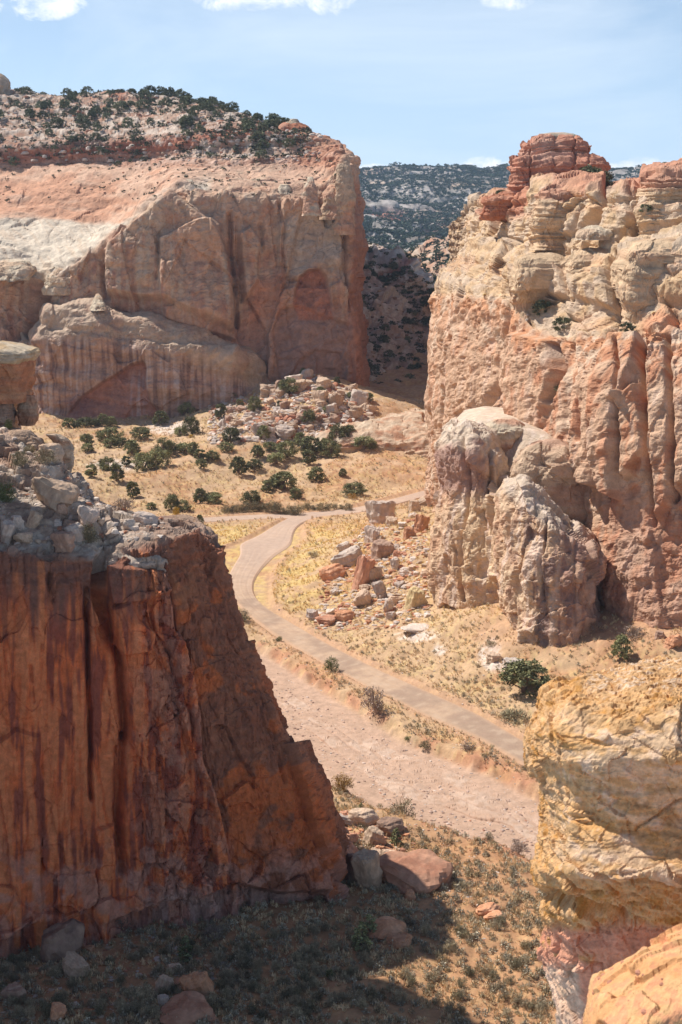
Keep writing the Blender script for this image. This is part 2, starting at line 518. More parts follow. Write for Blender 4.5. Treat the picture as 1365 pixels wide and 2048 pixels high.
# ground sheet: rows get longer with distance, reaches beyond the last mesa
_ys = [22.0]
while _ys[-1] < 720: _ys.append(_ys[-1] * 1.00315 + .02)
_ys = np.array(_ys + list(np.geomspace(760, 4250, 20)))
_us = np.concatenate([np.linspace(-1.3, -.32, 40)[:-1], np.linspace(-.32, .32, 620), np.linspace(.32, 1.3, 40)[1:]])
def make_ground():
    Yg, U = np.meshgrid(_ys, _us, indexing='ij'); Xg = U * Yg
    z, dr, dw = surf(Xg, Yg)
    P = np.stack([Xg, Yg, z], -1)
    r = P - np.array([0, 0, CAMZ]); t = r[..., 1] * CP - r[..., 2] * SP
    pu = CX + FPX * r[..., 0] / t; pv = CY - FPX * (r[..., 1] * SP + r[..., 2] * CP) / t
    Q = np.stack([Xg, Yg, np.zeros_like(Xg)], -1)
    n1 = fbm(sc(Q, 30), 4, 31); n2 = fbm(sc(Q, 6), 4, 35); n3 = fbm(sc(Q, 1.2), 3, 39)
    sand = np.array([.49, .335, .21]); c = np.ones(P.shape) * sand
    c = mixc(c, (.43, .22, .12), ss(-.1, .5, n1 + n2 * .5) * .7)
    # red sandy earth near the foot of the near cliff
    near = ss(1480, 1760, pv + n1 * 120)
    c = mixc(c, (.42, .23, .13), near * .8)
    # straw coloured grass cover of the flats
    straw = ss(-.35, .35, n2 + n3 * .7 + .15) * ss(1260, 1180, pv) * ss(1040, 1060, pv) * ss(3.2, .8, z)
    c = mixc(c, (.58, .42, .19), straw * .85)
    c = mixc(c, (.56, .43, .22), ss(0., .5, n2 * .6 + n3) * .5 * (1 - near * .6))
    c = mixc(c, (.54, .38, .26), ss(.3, -.5, n2) * .6 * ss(1040, 900, pv))
    # raw banks
    bank = np.exp(-((dw - .6) / 1.4) ** 2) * ss(-.25, .1, n2)
    c = mixc(c, (.44, .225, .145), bank * .8)
    c = mixc(c, (.48, .29, .19), np.exp(-((dr - .6) / 1.4) ** 2) * .7)
    c = mixc(c, (.49, .335, .245), ss(.5, -1.5, dw))
    # pale spills below the buttress
    for (a, b, ra, rb) in ((835,1272,40,11),(985,1300,16,24),(880,1300,14,10),(1000,1330,30,14),(965,1310,10,20),(345,855,50,14),(240,930,60,10)):
        m = np.exp(-(((pu - a) / ra) ** 2 + ((pv - b) / rb) ** 2)) * (1 + n3 * 1.3)
        c = mixc(c, (.68, .58, .50), np.clip(m * 1.6 - .3, 0, .85))
    c = mixc(c, (.47, .29, .19), ss(1330, 1270, pv) * ss(1210, 1260, pv) * ss(880, 980, pu) * .6)
    c *= (1 + .16 * n3 + .1 * perlin(sc(Q, .35), 44))[..., None]
    g = Grid(); g.P = P; g.col = c; g.wrap = False; g.flip = False; g.pu = pu; g.pv = pv
    return g

def make_strip(name, S, mat, lift, kind):
    L, R = S; n = len(L); k = 25 if kind == 'wash' else 17
    t = np.linspace(-.04, 1.04, k) if kind != 'wash' else np.linspace(-.06, 1.06, 60)
    P2 = L[:, None] * (1 - t[None, :, None]) + R[:, None] * t[None, :, None]
    # resample along its length
    m = len(P2); f = 4 if kind == 'road' else 5
    P2 = upsample(P2, 0, [f] * (m - 1))
    x, y = P2[..., 0], P2[..., 1]
    z = h0(x, y)
    Q = np.stack([x, y, np.zeros_like(x)], -1)
    e = np.minimum(t, 1 - t)[None] * np.ones_like(x)
    if kind == 'wash':
        z = z - 1.15 + fbm(sc(Q, 7), 4, 70) * .22 + fbm(sc(Q, 1.3), 3, 74) * .07
        jag = fbm(sc(Q, 4), 4, 15)
        z = z - 1.1 * ss(.07, -.03, e + jag * .03)
        # braided shallow channels
        s = np.cumsum(np.ones(x.shape), 0) / 5.
        u = t[None] + .09 * np.sin(s / 13.) + .10 * perlin(np.stack([s / 16, t[None] * 2 + 0 * s, 0 * s], -1), 77)
        for cc, w, dd in ((.30, .035, .28), (.22, .02, .15), (.55, .02, .13), (.72, .025, .16)):
            z = z - dd * np.exp(-((u - cc) / w) ** 2)
        z = z - .38 * ss(.345, .325, u) * ss(-.1, .05, u)
        n1 = fbm(sc(Q, 9), 4, 80); n2 = fbm(sc(Q, 1.1), 3, 84)
        c = np.ones(x.shape + (3,)) * np.array([.50, .345, .255])
        c = mixc(c, (.56, .41, .315), ss(-.1, .4, n1)); c = mixc(c, (.42, .27, .185), ss(.1, .45, n2 + n1 * .3) * .6)
        c = mixc(c, (.45, .285, .205), ss(.34, .28, u) * .7); c = mixc(c, (.34, .19, .13), np.exp(-((u - .336) / .008) ** 2) * .7); c = mixc(c, (.40, .25, .18), np.exp(-((u - .55) / .012) ** 2) * .5)
        fl = facets(Q, .9, .9, .9, 90, 0)
        z = z + ss(.36, .46, fl) * .12
        c *= (1 + .10 * fl)[..., None]
    else:
        z = z + lift + .05 * (1 - (2 * t[None] - 1) ** 2)
        for cc in (.24, .42, .60, .78):
            z = z - .03 * np.exp(-((t[None] + .03 * perlin(sc(Q, 12), 8) - cc) / .035) ** 2)
        z = z - .25 * ss(.03, -.03, e)
        c = np.ones(x.shape + (3,)) * np.array([.37, .265, .195])
        n1 = fbm(sc(Q, 14), 3, 60)
        c = mixc(c, (.52, .37, .26), ss(-.1, .4, n1) * .8); n4 = fbm(sc(Q, 2.2), 4, 64); c = mixc(c, (.34, .235, .175), ss(.0, .5, n4) * .5); c = mixc(c, (.52, .39, .29), ss(.1, .5, -n4) * .5)
        lanes = .5 + .5 * np.cos(t[None] * 2 * math.pi * 5.5 + .6 * n1)
        c = mixc(c, (.37, .25, .19), lanes * .16 * (.6 + .6 * n1)[..., ] )
        edge = ss(.14, .0, e + .05 * n1)
        c = mixc(c, (.50, .33, .22), edge * .8)
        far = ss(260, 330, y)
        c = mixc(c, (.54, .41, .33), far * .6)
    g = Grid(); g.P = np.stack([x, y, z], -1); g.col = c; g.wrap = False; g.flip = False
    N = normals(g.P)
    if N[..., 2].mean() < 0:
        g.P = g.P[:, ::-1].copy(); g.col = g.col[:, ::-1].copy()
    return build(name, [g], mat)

M_ground = mat_rock('ground_earth', [.6, 3.2], .16, .6, .25)
M_road = mat_rock('road_dirt', [.8, 4.5], .09, .4, .08)
M_wash = mat_rock('wash_gravel', [.8, 3.5], .10, .6, .15)
G_ground = make_ground()
tag(build('ground', [G_ground], M_ground, True), kind='structure')
tag(make_strip('road', ROAD, M_road, .10, 'road'), kind='structure')
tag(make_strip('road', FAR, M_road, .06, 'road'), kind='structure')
tag(make_strip('road', SIDE, M_road, .03, 'road'), kind='structure')
tag(make_strip('dry_wash', WASH, M_wash, 0, 'wash'), kind='structure')
# ------------------------------------------------------------------ cliffs
def pits(g, P, size, seed, thr, depth):
    F1, F2, R, V = worley(sc(P, size, size, size * .8), seed)
    return -depth * ss(.34, .18, F1) * (R[..., 0] > thr)

# ---- far left mesa
def far_left():
    xs = [-330,-160,0,60,110,210,300,350,410,470,560,640,685,706,714,712,700]
    Yb = [500,500,496,496,495,495,495,495,495,496,498,500,502,504,560,640,760]
    def row(ys, dY): return [(x, y, Y + d) for x, y, Y, d in zip(xs, ys, Yb, dY)]
    def const(n, v): return [v] * n
    n = len(xs)
    under = row(const(n, 930), const(n, -6))
    base = row([840,840,838,835,832,828,822,818,812,805,796,788,786,785,770,750,740], const(n, -2))
    # wall bulges and the right hand corner is slightly flared at the foot
    base = [(x + (24 if 680 < x < 716 and Y < 600 else 0), y, Y) for x, y, Y in base]
    under = [(x + (28 if 680 < x < 716 and Y < 600 else 0), y, Y) for x, y, Y in under]
    m1 = row([690,690,700,700,680,670,660,655,650,645,640,640,640,640,640,640,640], [3,3,3,6,3,3,3,3,2,3,5,3,2,2,2,2,2])
    m1 = [(x + (12 if 680 < x < 716 and Y < 600 else 0), y, Y) for x, y, Y in m1]
    lip = row([520,530,556,545,560,490,415,385,395,392,400,385,350,352,360,370,380], [9,9,9,16,9,12,12,14,12,12,12,12,14,14,8,6,6])
    l2 = row([500,508,528,528,535,468,395,362,375,370,372,352,318,330,345,350,360], [14,14,14,22,14,18,18,20,20,20,20,20,18,18,12,10,10])
    wh = row([440,442,450,452,452,448,385,352,358,352,350,335,306,316,335,340,350], [52,52,52,52,50,46,40,34,32,30,30,30,24,22,16,12,12])
    pk = row([372,376,385,380,366,352,335,330,325,322,316,308,301,312,328,334,344], [82,82,80,78,76,74,70,62,56,50,46,42,30,26,18,14,14])
    r1 = row([338,340,345,342,338,330,318,308,302,298,292,293,297,309,324,330,340], [104,104,102,100,98,94,88,80,70,62,56,48,36,30,20,16,16])
    r2 = row([280,284,290,290,288,284,276,268,264,260,262,284,294,307,322,328,338], [108,108,106,104,102,98,92,84,74,66,60,50,40,33,22,18,18])
    r3 = row([226,230,238,240,242,240,236,234,238,246,256,280,293,306,321,327,337], [150,150,148,146,144,138,130,118,100,86,70,56,44,36,24,20,20])
    sk = row([140,160,176,186,194,184,192,196,206,228,248,276,292,305,320,326,336], [205,205,200,200,200,198,190,175,150,120,84,60,48,40,26,22,22])
    bk = row([150,170,186,196,204,194,202,206,214,236,256,280,296,309,323,329,339], [280,280,280,280,280,280,270,250,220,180,120,80,60,50,32,28,28])
    bk2 = row([300,320,330,330,330,330,330,330,330,330,330,330,330,330,338,344,350], [400,400,400,400,400,400,400,380,350,320,260,180,120,100,60,50,50])
    g = patch([under, base, m1, lip, l2, wh, pk, r1, r2, r3, sk, bk, bk2], 2.5, 2.8)
    P = g.P; u, v = g.pu, g.pv; z = P[..., 2]
    # masks by zone
    lipy = np.interp(u, [-330,0,80,110,210,300,350,410,470,560,640,690,720], [520,552,548,552,480,405,370,382,378,384,368,322,330])
    face = ss(-6, 10, v - lipy)
    cap = ss(345, 322, v + 8 * perlin(sc(P, 30), 4)) * (u < 690)
    slick = (1 - face) * (1 - cap)
    tilt = z + .10 * P[..., 0]
    f1 = facets(P, 26, 26, 46, 101, 1.3, 0, .15); f2 = facets(P, 9, 9, 15, 102, 1.5, .2, .1); f3 = facets(P, 3.2, 3.2, 3.6, 103, 1.2, .15)
    d = face * (f1 * 2.0 + f2 * 1.0 + f3 * .40 + fbm(sc(P, 5, 5, 9), 5, 104) * .35 + plates(sc(P, 24, 24, 18), 7, 161) * 2.8 + plates(sc(P, 7, 7, 5), 5, 163) * .7 + .3 * strata(tilt, 4.5, 3) * ss(0, .3, fbm(sc(P, 40), 2, 9)))
    d = d + slick * (fbm(sc(P, 30, 30, 8), 4, 111) * 2.2 + strata(tilt + 3 * perlin(sc(P, 25), 6), 2.6, 12, 2) * .35 + f2 * .5 + f3 * .2)
    led = strata(z + 1.2 * fbm(sc(P, 25), 2, 20), 4.5, 31, 2.5)
    bl = facets(P, 5, 5, 3, 121, 1.0, .1); bl2 = facets(P, 1.9, 1.9, 1.5, 122, .8, .1)
    d = d + cap * (led * 1.3 + bl * 1.0 + bl2 * .5 + fbm(sc(P, 2.2), 3, 123) * .3)
    # cracks of the wall: (polyline, half width px, depth m)
    for pts, w, dp in (([(80,560),(78,620),(62,690)],12,9),([(215,500),(205,545),(212,590)],7,3),([(320,470),(322,540),(318,560)],4,1.2),
                       ([(458,430),(462,500),(470,560),(476,650)],5,3.5),([(470,440),(478,520),(485,600)],4,2),([(570,440),(566,500),(575,560),(600,560)],3.5,2),
                       ([(690,400),(692,500),(700,620)],2.6,2.5),([(684,460),(690,540)],2.2,2),([(520,450),(525,500)],4,2),([(560,400),(562,440)],4,3),([(640,400),(655,450)],4,2)):
        d = d - dp * np.exp(-(seg_dist(u + 3 * perlin(sc(P, 6), 5), v, pts) / w) ** 2)
    # steps: buttresses standing proud of the wall
    d = d + 5 * pmask(u, v, [(212,500),(300,420),(345,385),(440,455),(462,560),(465,660),(330,600),(215,590)], 7)
    d = d + 3 * pmask(u, v, [(320,480),(420,440),(462,520),(474,680),(330,640)], 4)
    d = d + 3 * pmask(u, v, [(478,470),(500,455),(520,480),(516,560),(490,600)], 4)
    d = d + 2.4 * pmask(u, v, [(560,420),(570,400),(600,395),(605,420),(572,560),(556,600)], 4)
    # arched recess
    arch = pmask(u, v, [(588,612),(592,580),(600,552),(618,540),(640,538),(654,555),(660,590),(668,640),(600,640)], 2.2)
    d = d - arch * 4.5 * ss(650, 560, v) * 1.0
    arch2 = pmask(u, v, [(545,660),(560,620),(600,612),(700,650),(715,780),(560,790)], 3)
    d = d - arch2 * 1.6
    d = d - 1.5 * pmask(u, v, [(600,720),(630,700),(680,705),(695,730),(690,790),(560,790)], 2.5)
    edge = ss(-330, -300, u)
    displace(g, d * .95)
    # colour
    n1 = fbm(sc(P, 30, 30, 14), 4, 130); n2 = fbm(sc(P, 7, 7, 5), 4, 134); n3 = fbm(sc(P, 2), 3, 138)
    st = perlin(sc(P, 2.2, 6, 60), 141) + .8 * perlin(sc(P, 1.0, 3, 40), 142)
    c = np.ones(P.shape) * np.array([.52, .34, .24])
    c = mixc(c, (.56, .405, .29), ss(-.2, .35, n1)); c = mixc(c, (.42, .235, .165), ss(.05, .5, n2 + n1 * .4) * .6)
    c = mixc(c, (.41, .215, .155), ss(.05, .5, st + n1 * .5) * .5 * ss(420, 560, v))
    c = mixc(c, (.52, .43, .34), ss(.15, .55, -st + n2 * .3) * .45)
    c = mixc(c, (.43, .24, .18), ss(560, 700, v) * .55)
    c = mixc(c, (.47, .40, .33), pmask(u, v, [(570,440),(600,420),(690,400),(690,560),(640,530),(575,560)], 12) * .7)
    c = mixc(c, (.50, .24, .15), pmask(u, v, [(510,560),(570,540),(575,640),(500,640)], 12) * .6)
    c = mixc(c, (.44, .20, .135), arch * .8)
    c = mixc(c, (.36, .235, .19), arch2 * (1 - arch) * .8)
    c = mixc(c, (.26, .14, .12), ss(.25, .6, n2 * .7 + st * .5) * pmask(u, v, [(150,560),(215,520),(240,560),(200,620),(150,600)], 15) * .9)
    c = mixc(c, (.42, .20, .13), ss(692, 712, u) * ss(340, 380, v) * .8)
    bands = strata(tilt * 1.0, 3.0, 51, 1.5)
    cs = np.ones(P.shape) * np.array([.60, .40, .29])
    cs = mixc(cs, (.56, .32, .215), ss(-.1, .35, n1 + .2 * bands)); cs = mixc(cs, (.45, .25, .17), ss(.1, .5, n2) * .5)
    # pale cross-bedded slab under a sharp bedding line
    cross = perlin(np.stack([P[..., 0] / 1.3 + z / 1.0, P[..., 1] / 14, (z - P[..., 0] * .4) / 14], -1), 150)
    whm = ss(440, 449, v + 4 * np.sin(u / 37.)) * (u < 330) + pmask(u, v, [(250,440),(330,380),(420,360),(420,385),(345,400),(230,520),(200,520)], 12)
    whm = np.clip(whm, 0, 1)
    cs = mixc(cs, (.66, .57, .46), whm * .95)
    cs = mixc(cs, (.56, .43, .32), whm * ss(.05, .4, cross) * .6)
    cs = mixc(cs, (.58, .46, .34), ss(400, 470, u) * ss(.0, .4, n2) * .6)
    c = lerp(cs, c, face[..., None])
    # rubble covered cap
    red = np.interp(u, [-330,0,100,200,350,400,470,560,640], [318,318,310,300,285,278,268,255,262])
    ck = np.ones(P.shape) * np.array([.41, .29, .22])
    ck = mixc(ck, (.58, .49, .41), ss(-.1, .25, bl + n3 * .5) * .8); ck = mixc(ck, (.40, .20, .13), ss(.05, .45, n2 + bl2 * .4) * .6)
    rb = np.exp(-((v - red + 8 * n1) / 16) ** 2)
    ck = mixc(ck, (.38, .155, .10), rb * ss(-.4, .0, n2 + .3) * .9)
    ck = mixc(ck, (.42, .17, .10), pmask(u, v, [(215,190),(240,182),(262,190),(240,205)], 8) * .8)
    ck = mixc(ck, (.46, .24, .16), ss(300, 330, v) * .5)
    ck = mixc(ck, (.5, .24, .15), ss(560, 600, u) * .6)
    c = lerp(c, ck, cap[..., None])
    c *= (1 + .22 * n3 + .10 * f3)[..., None]
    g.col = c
    return g

def slab():
    xs = [40,64,90,130,190,240,330,400,480,530,552,560]
    top = [640,700,610,598,592,612,634,654,690,730,780,800]
    Yb = [500,486,484,483,483,483,483,484,485,487,490,500]
    under = [(x, 930, Y - 2) for x, Y in zip(xs, Yb)]
    base = [(x, 838, Y - 1) for x, Y in zip(xs, Yb)]
    mid = [(x, (830 + t) / 2 + 10, Y + 1) for x, t, Y in zip(xs, top, Yb)]
    lip = [(x, t + (835 - t) * .22, Y + 3) for x, t, Y in zip(xs, top, Yb)]
    t1 = [(x, t + 3, Y + 11) for x, t, Y in zip(xs, top, Yb)]
    t2 = [(x, t + 6, Y + 26) for x, t, Y in zip(xs, top, Yb)]
    g = patch([under, base, mid, lip, t1, t2], 2.2, 3.0, 2.5)
    P = g.P; u, v = g.pu, g.pv; z = P[..., 2]
    tilt = z + .12 * P[..., 0]
    f1 = facets(P, 20, 20, 16, 201, 1.0, 0, .4); f3 = facets(P, 3, 3, 3, 203, 1.2, .15)
    d = f1 * 1.2 + f3 * .22 + fbm(sc(P, 5, 5, 7), 5, 204) * .3 + plates(sc(P, 14, 14, 9), 6, 261) * 2.0
    d = d + .9 * strata(tilt + .8 * perlin(sc(P, 15), 3), 5, 207, 1.5)
    alc = pmask(u, v, [(120,845),(165,792),(200,768),(235,745),(262,728),(286,722),(292,735),(290,760),(300,800),(330,845)], 2.5)
    d = d - alc * (3.6 * ss(850, 740, v) + .6)
    d = d + 2.2 * np.exp(-(((u - 470) / 38) ** 2 + ((v - 735) / 42) ** 2)) + 1.6 * np.exp(-(((u - 275) / 26) ** 2 + ((v - 702) / 12) ** 2))
    d = d + 1.5 * np.exp(-((seg_dist(u, v, [(70,690),(100,605),(110,600)])) / 10) ** 2)
    displace(g, d)
    n1 = fbm(sc(P, 26), 3, 210); n2 = fbm(sc(P, 6), 4, 213); n3 = fbm(sc(P, 1.8), 3, 216)
    st = perlin(sc(P, 1.5, 6, 40), 221) + .8 * perlin(sc(P, .7, 3, 26), 222)
    c = np.ones(P.shape) * np.array([.50, .38, .285])
    low = ss(0, 45, v - np.interp(u, [60,130,200,260,330,400,480,550], [660,665,662,668,680,706,735,790]) + 14 * n1)
    c = mixc(c, (.44, .29, .225), low * .85)
    c = mixc(c, (.21, .135, .115), low * ss(.08, .4, st) * .85 * ss(-.4, .2, n1 + .2))
    c = mixc(c, (.60, .50, .45), low * ss(.18, .45, -st) * .55)
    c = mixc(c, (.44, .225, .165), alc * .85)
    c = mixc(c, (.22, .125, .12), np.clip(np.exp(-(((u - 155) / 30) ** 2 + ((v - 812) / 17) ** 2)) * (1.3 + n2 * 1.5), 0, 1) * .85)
    c = mixc(c, (.62, .50, .46), ss(.0, .3, st) * np.exp(-((u - 272) / 14) ** 2) * ss(720, 770, v) * .7)
    c = mixc(c, (.40, .22, .16), ss(.1, .4, n2) * .35)
    c *= (1 + .2 * n3 + .10 * strata(tilt, 2.2, 230, 1.5) * (1 - alc))[..., None]
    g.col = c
    return g

M_far = mat_rock('sandstone_far', [.35, 1.6], .16, .8, .9)
M_mid = mat_rock('sandstone_mid', [.7, 3.5], .15, .8, .5)
M_near = mat_rock('sandstone_near', [1.2, 6.0], .16, .9, .3)

G_fl = far_left(); G_slab = slab()
def knob(rows, Y, seed, c0, c1, n=2.6, amp=1.0, s=3.0, th=1.5, nth=120, red=None, step=2.4, rot=0.0, layer=.35, crack=.15, joints=()):
    """a closed knob of rock: rows (py, pxL, pxR[, dY]), depth from its width"""
    R = []
    for r in rows:
        py, a, b = r[:3]; dY = r[3] if len(r) > 3 else 0
        R.append((py, a, b, Y + dY, max(.3, (b - a) / 2 * Y / FPX * .85)))
    g = loft(R, n, nth, step, 2.0, rot)
    P = g.P; z = P[..., 2]
    w = (max(r[2] - r[1] for r in rows)) * Y / FPX
    d = facets(P, s, s, s * 1.1, seed, 1.3, crack * .4) * .10 * s * amp + facets(P, s * .33, s * .33, s * .33, seed + 3, 1.2, crack * .5) * .04 * s * amp
    d = d + fbm(sc(P, s * .7), 4, seed + 7) * .08 * s * amp + layer * .13 * s * strata(z + .3 * s * perlin(sc(P, s * 3), seed), th, seed + 11, 2.5)
    d = d + plates(sc(P, s * 1.2), 5, seed + 15) * .15 * s * amp
    for jx, jw, jd in joints: d = d - jd * np.exp(-((g.pu + 5 * perlin(sc(P, s * .6), seed + 60) - jx) / jw) ** 2)
    displace(g, d * g.fade)
    n1 = fbm(sc(P, s * 2), 3, seed + 20); n2 = fbm(sc(P, s * .4), 3, seed + 23)
    c = np.ones(P.shape) * np.array(c0, float)
    c = mixc(c, c1, ss(-.15, .3, n1 + .4 * strata(z, th * .7, seed + 30, 1.5)))
    if red is not None:
        c = mixc(c, red[0], ss(red[1] + 8, red[1] - 8, g.pv + 12 * n1) * red[2])
    c *= (1 + .28 * n2 + .06 * strata(z, th * .4, seed + 41, 2))[..., None]
    g.col = c
    return g

# little domes on the rim of the far mesa
TAN, PINK, PALE, RED, YEL, BROWN = (.52,.38,.27), (.52,.32,.225), (.60,.50,.38), (.42,.185,.115), (.58,.45,.28), (.33,.22,.165)
rimk = [
  knob([(430,342,402,6),(400,345,400,6),(375,352,395,9),(360,365,385,12)], 508, 301, PALE, TAN, 2.2, 1, 5, 2),
  knob([(440,395,440,8),(400,398,442,8),(378,405,436,11),(362,418,430,13)], 510, 304, PALE, TAN, 2.2, 1, 5, 2),
  knob([(470,460,520,6),(420,465,512,7),(395,474,503,9),(378,484,494,11)], 507, 307, TAN, PINK, 2.1, 1, 5, 2),
  knob([(430,528,560,6),(400,530,556,7),(380,535,552,9)], 508, 310, PINK, TAN, 2.4, 1, 3, 2),
  knob([(430,550,585,6),(395,552,586,7),(370,560,580,9)], 509, 313, PALE, TAN, 2.4, 1, 3, 2),
  knob([(432,604,642,2),(412,606,640,2),(380,608,634,3),(362,612,630,4),(354,616,626,5)], 502, 316, PALE, PINK, 2.4, .9, 4, 3),
  knob([(440,640,690,4),(400,645,690,5),(380,650,688,7),(368,660,684,9)], 505, 319, TAN, PINK, 2.4, 1, 4, 2),
  knob([(470,668,712,4),(400,670,710,4),(350,672,706,5),(320,678,702,7),(309,686,698,8)], 504, 322, TAN, PINK, 2.8, .8, 5, 4),
  knob([(560,-40,62,2),(545,-30,70,4),(530,-20,66,8),(522,0,60,12)], 502, 325, PALE, TAN, 2.6, 1, 6, 2),
  knob([(590,90,150,4),(560,92,160,5),(540,100,165,8),(530,115,160,11)], 503, 326, PALE, TAN, 2.6, 1, 6, 2),
  knob([(620,180,214,-16),(603,186,206,-12),(594,190,202,-8),(588,193,199,-6)], 506, 327, PALE, TAN, 2.4, 1, 3, 2),
]
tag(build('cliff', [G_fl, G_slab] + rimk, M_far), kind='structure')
# small caprock turret at the end of the ledge
turret = [knob([(300,540,628,10),(284,550,624,8),(262,552,622,8),(252,556,616,9),(246,566,604,10)], 560, 331, RED, (.48,.26,.18), 3, 1, 4, 1.2),
          knob([(252,566,604),(246,570,600),(243,574,596)], 568, 334, PALE, TAN, 3, .7, 2, 1), knob([(246,578,600),(240,580,598),(237,583,594)], 568, 337, PALE, TAN, 3, .6, 1.5, 1)]
tag(build('rock_turret', turret, M_far), 'small red caprock turret with pale slabs on top, on the far mesa rim', 'rock outcrop')
tag(build('rock_turret', [knob([(200,-60,20),(180,-55,20),(160,-50,18),(151,-40,10),(148,-30,4)], 690, 340, (.46,.38,.31), TAN, 3, 1, 4, 2)], M_far),
    'grey rock knob on the skyline at the left edge of the far mesa', 'rock outcrop')

# ---- hillsides beyond the gap
def hill(rows, seed, amp, c0, c1, c2, th, redbands=(), step=2.4, fs=12):
    g = patch(rows, step, 5.0)
    P = g.P; u, v = g.pu, g.pv; z = P[..., 2]
    d = fbm(sc(P, fs * 4, fs * 4, fs * 4), 5, seed) * amp * 2 + facets(P, fs, fs, fs * .6, seed + 9, 1, .1) * amp + strata(z, th, seed + 5, 2.5) * amp * .5
    d = d + ridged(sc(P, fs * 5, fs * 9, fs * 20), 3, seed + 12) * amp * 1.2
    n1 = fbm(sc(P, fs * 4), 4, seed + 20); n2 = fbm(sc(P, fs * .6), 4, seed + 24)
    c = np.ones(P.shape) * np.array(c0, float); c = mixc(c, c1, ss(-.1, .3, n2)); c = mixc(c, c2, ss(.1, .5, n1) * .6)
    for poly, col, dp in redbands:
        m = pmask(u, v, poly, 2.5); d = d - dp * m; c = mixc(c, col, m * .9)
    displace(g, d)
    g.col = c * (1 + .2 * fbm(sc(P, fs * .2), 2, seed + 30))[..., None]
    return g
xs = [560, 640, 720, 790, 860, 930, 1010, 1100, 1200, 1300, 1500]
G_mesa = hill([
  [(x, 600, 1350) for x in xs], [(x, 520, 1700) for x in xs],
  [(x, y, 2050) for x, y in zip(xs, [480,478,476,470,474,478,478,478,478,478,478])],
  [(x, y, 2300) for x, y in zip(xs, [440,438,430,432,436,436,436,436,436,436,436])],
  [(x, 385, 2600) for x in xs], [(x, y, 2900) for x, y in zip(xs, [356,355,354,350,348,348,349,350,347,348,350])],
  [(x, y, 3100) for x, y in zip(xs, [354,353,352,348,346,346,348,346,343,344,346])],
  [(x, y, 3700) for x, y in zip(xs, [362] * 11)]], 401, 7, (.30,.27,.24), (.46,.41,.37), (.36,.25,.19), 22,
  [([(725,446),(728,432),(775,428),(808,430),(812,444),(770,448)], (.42,.19,.14), 10), ([(835,490),(845,472),(900,462),(903,490),(860,500)], (.40,.26,.20), 8),
   ([(715,368),(760,366),(820,372),(760,376),(715,374)], (.55,.42,.32), 3), ([(880,378),(1000,372),(1000,382),(900,388)], (.55,.42,.32), 3)], fs=40)
tag(build('hills', [G_mesa], mat_rock('far_hills', [.03, .12], .2, .5, 3)), kind='structure')
xs2 = [690, 740, 800, 860, 900, 940, 980, 1040, 1120]
G_mid2 = hill([
  [(x, 700, 780) for x in xs2], [(x, y, 860) for x, y in zip(xs2, [640,635,620,600,590,580,570,570,570])],
  [(x, y, 1000) for x, y in zip(xs2, [600,590,560,530,512,500,490,486,480])], [(x, y, 1120) for x, y in zip(xs2, [580,560,530,508,492,478,470,466,462])],
  [(x, y, 1400) for x, y in zip(xs2, [590,570,540,518,504,492,484,480,478])]], 421, 4, (.46,.30,.21), (.52,.42,.33), (.42,.22,.15), 12, fs=16)
xs3 = [640, 700, 740, 780, 815, 826, 850, 875, 920, 1000]
G_mid1 = hill([
  [(x, 880, 520) for x in xs3], [(x, y, 548) for x, y in zip(xs3, [800,800,803,806,806,806,806,808,808,808])],
  [(x, y, 620) for x, y in zip(xs3, [660,660,668,684,710,715,722,726,726,726])],
  [(x, y, 690) for x, y in zip(xs3, [566,562,566,574,588,592,602,614,622,642])],
  [(x, y, 696) for x, y in zip(xs3, [522,518,522,524,522,546,574,594,607,632])],
  [(x, y, 760) for x, y in zip(xs3, [496,496,502,513,517,541,570,590,604,630])],
  [(x, y, 900) for x, y in zip(xs3, [506,506,512,521,527,551,577,598,612,638])]], 441, 2.2, (.46,.36,.30), (.60,.52,.45), (.44,.29,.23), 5,
  [([(735,560),(760,540),(800,524),(817,520),(816,545),(780,552),(752,575)], (.36,.17,.13), 2.0)], fs=6)
tag(build('hills', [G_mid2], M_far), kind='structure')
tag(build('hillside', [G_mid1], M_far), kind='structure')

# slickrock shelf between the cliffs
xs4 = [600, 650, 690, 740, 800, 850, 900, 960]
G_shelf = patch([[(x, y, 424) for x, y in zip(xs4, [960] * 8)], [(x, y, 430) for x, y in zip(xs4, [890,885,880,884,888,890,892,896])],
                 [(x, y, 440) for x, y in zip(xs4, [874,864,854,856,860,864,868,872])], [(x, y, 458) for x, y in zip(xs4, [862,848,834,828,828,830,836,842])],
                 [(x, y, 470) for x, y in zip(xs4, [858,843,826,820,818,818,826,834])], [(x, 850, 504) for x in xs4]], 2.2, 2.5)
_P = G_shelf.P; _t = _P[..., 2] - .05 * _P[..., 0]
displace(G_shelf, facets(_P, 9, 9, 3, 461, 1, .1) * 1.0 + strata(_t + fbm(sc(_P, 12), 2, 4) * 1.5, 1.6, 465, 2.5) * .6 + fbm(sc(_P, 3), 4, 468) * .5)
_n = fbm(sc(_P, 5, 5, 1.2), 4, 470)
_c = mixc(np.ones(_P.shape) * np.array([.54,.40,.29]), (.46,.27,.18), ss(0, .4, _n)); _c = mixc(_c, (.60,.48,.36), ss(.1, .5, -_n))
G_shelf.col = _c * (1 + .25 * fbm(sc(_P, 1.2), 3, 473))[..., None]
tag(build('slickrock_shelf', [G_shelf], M_mid), 'low swirling tan slickrock shelf filling the gap between the two big cliffs', 'rock outcrop')

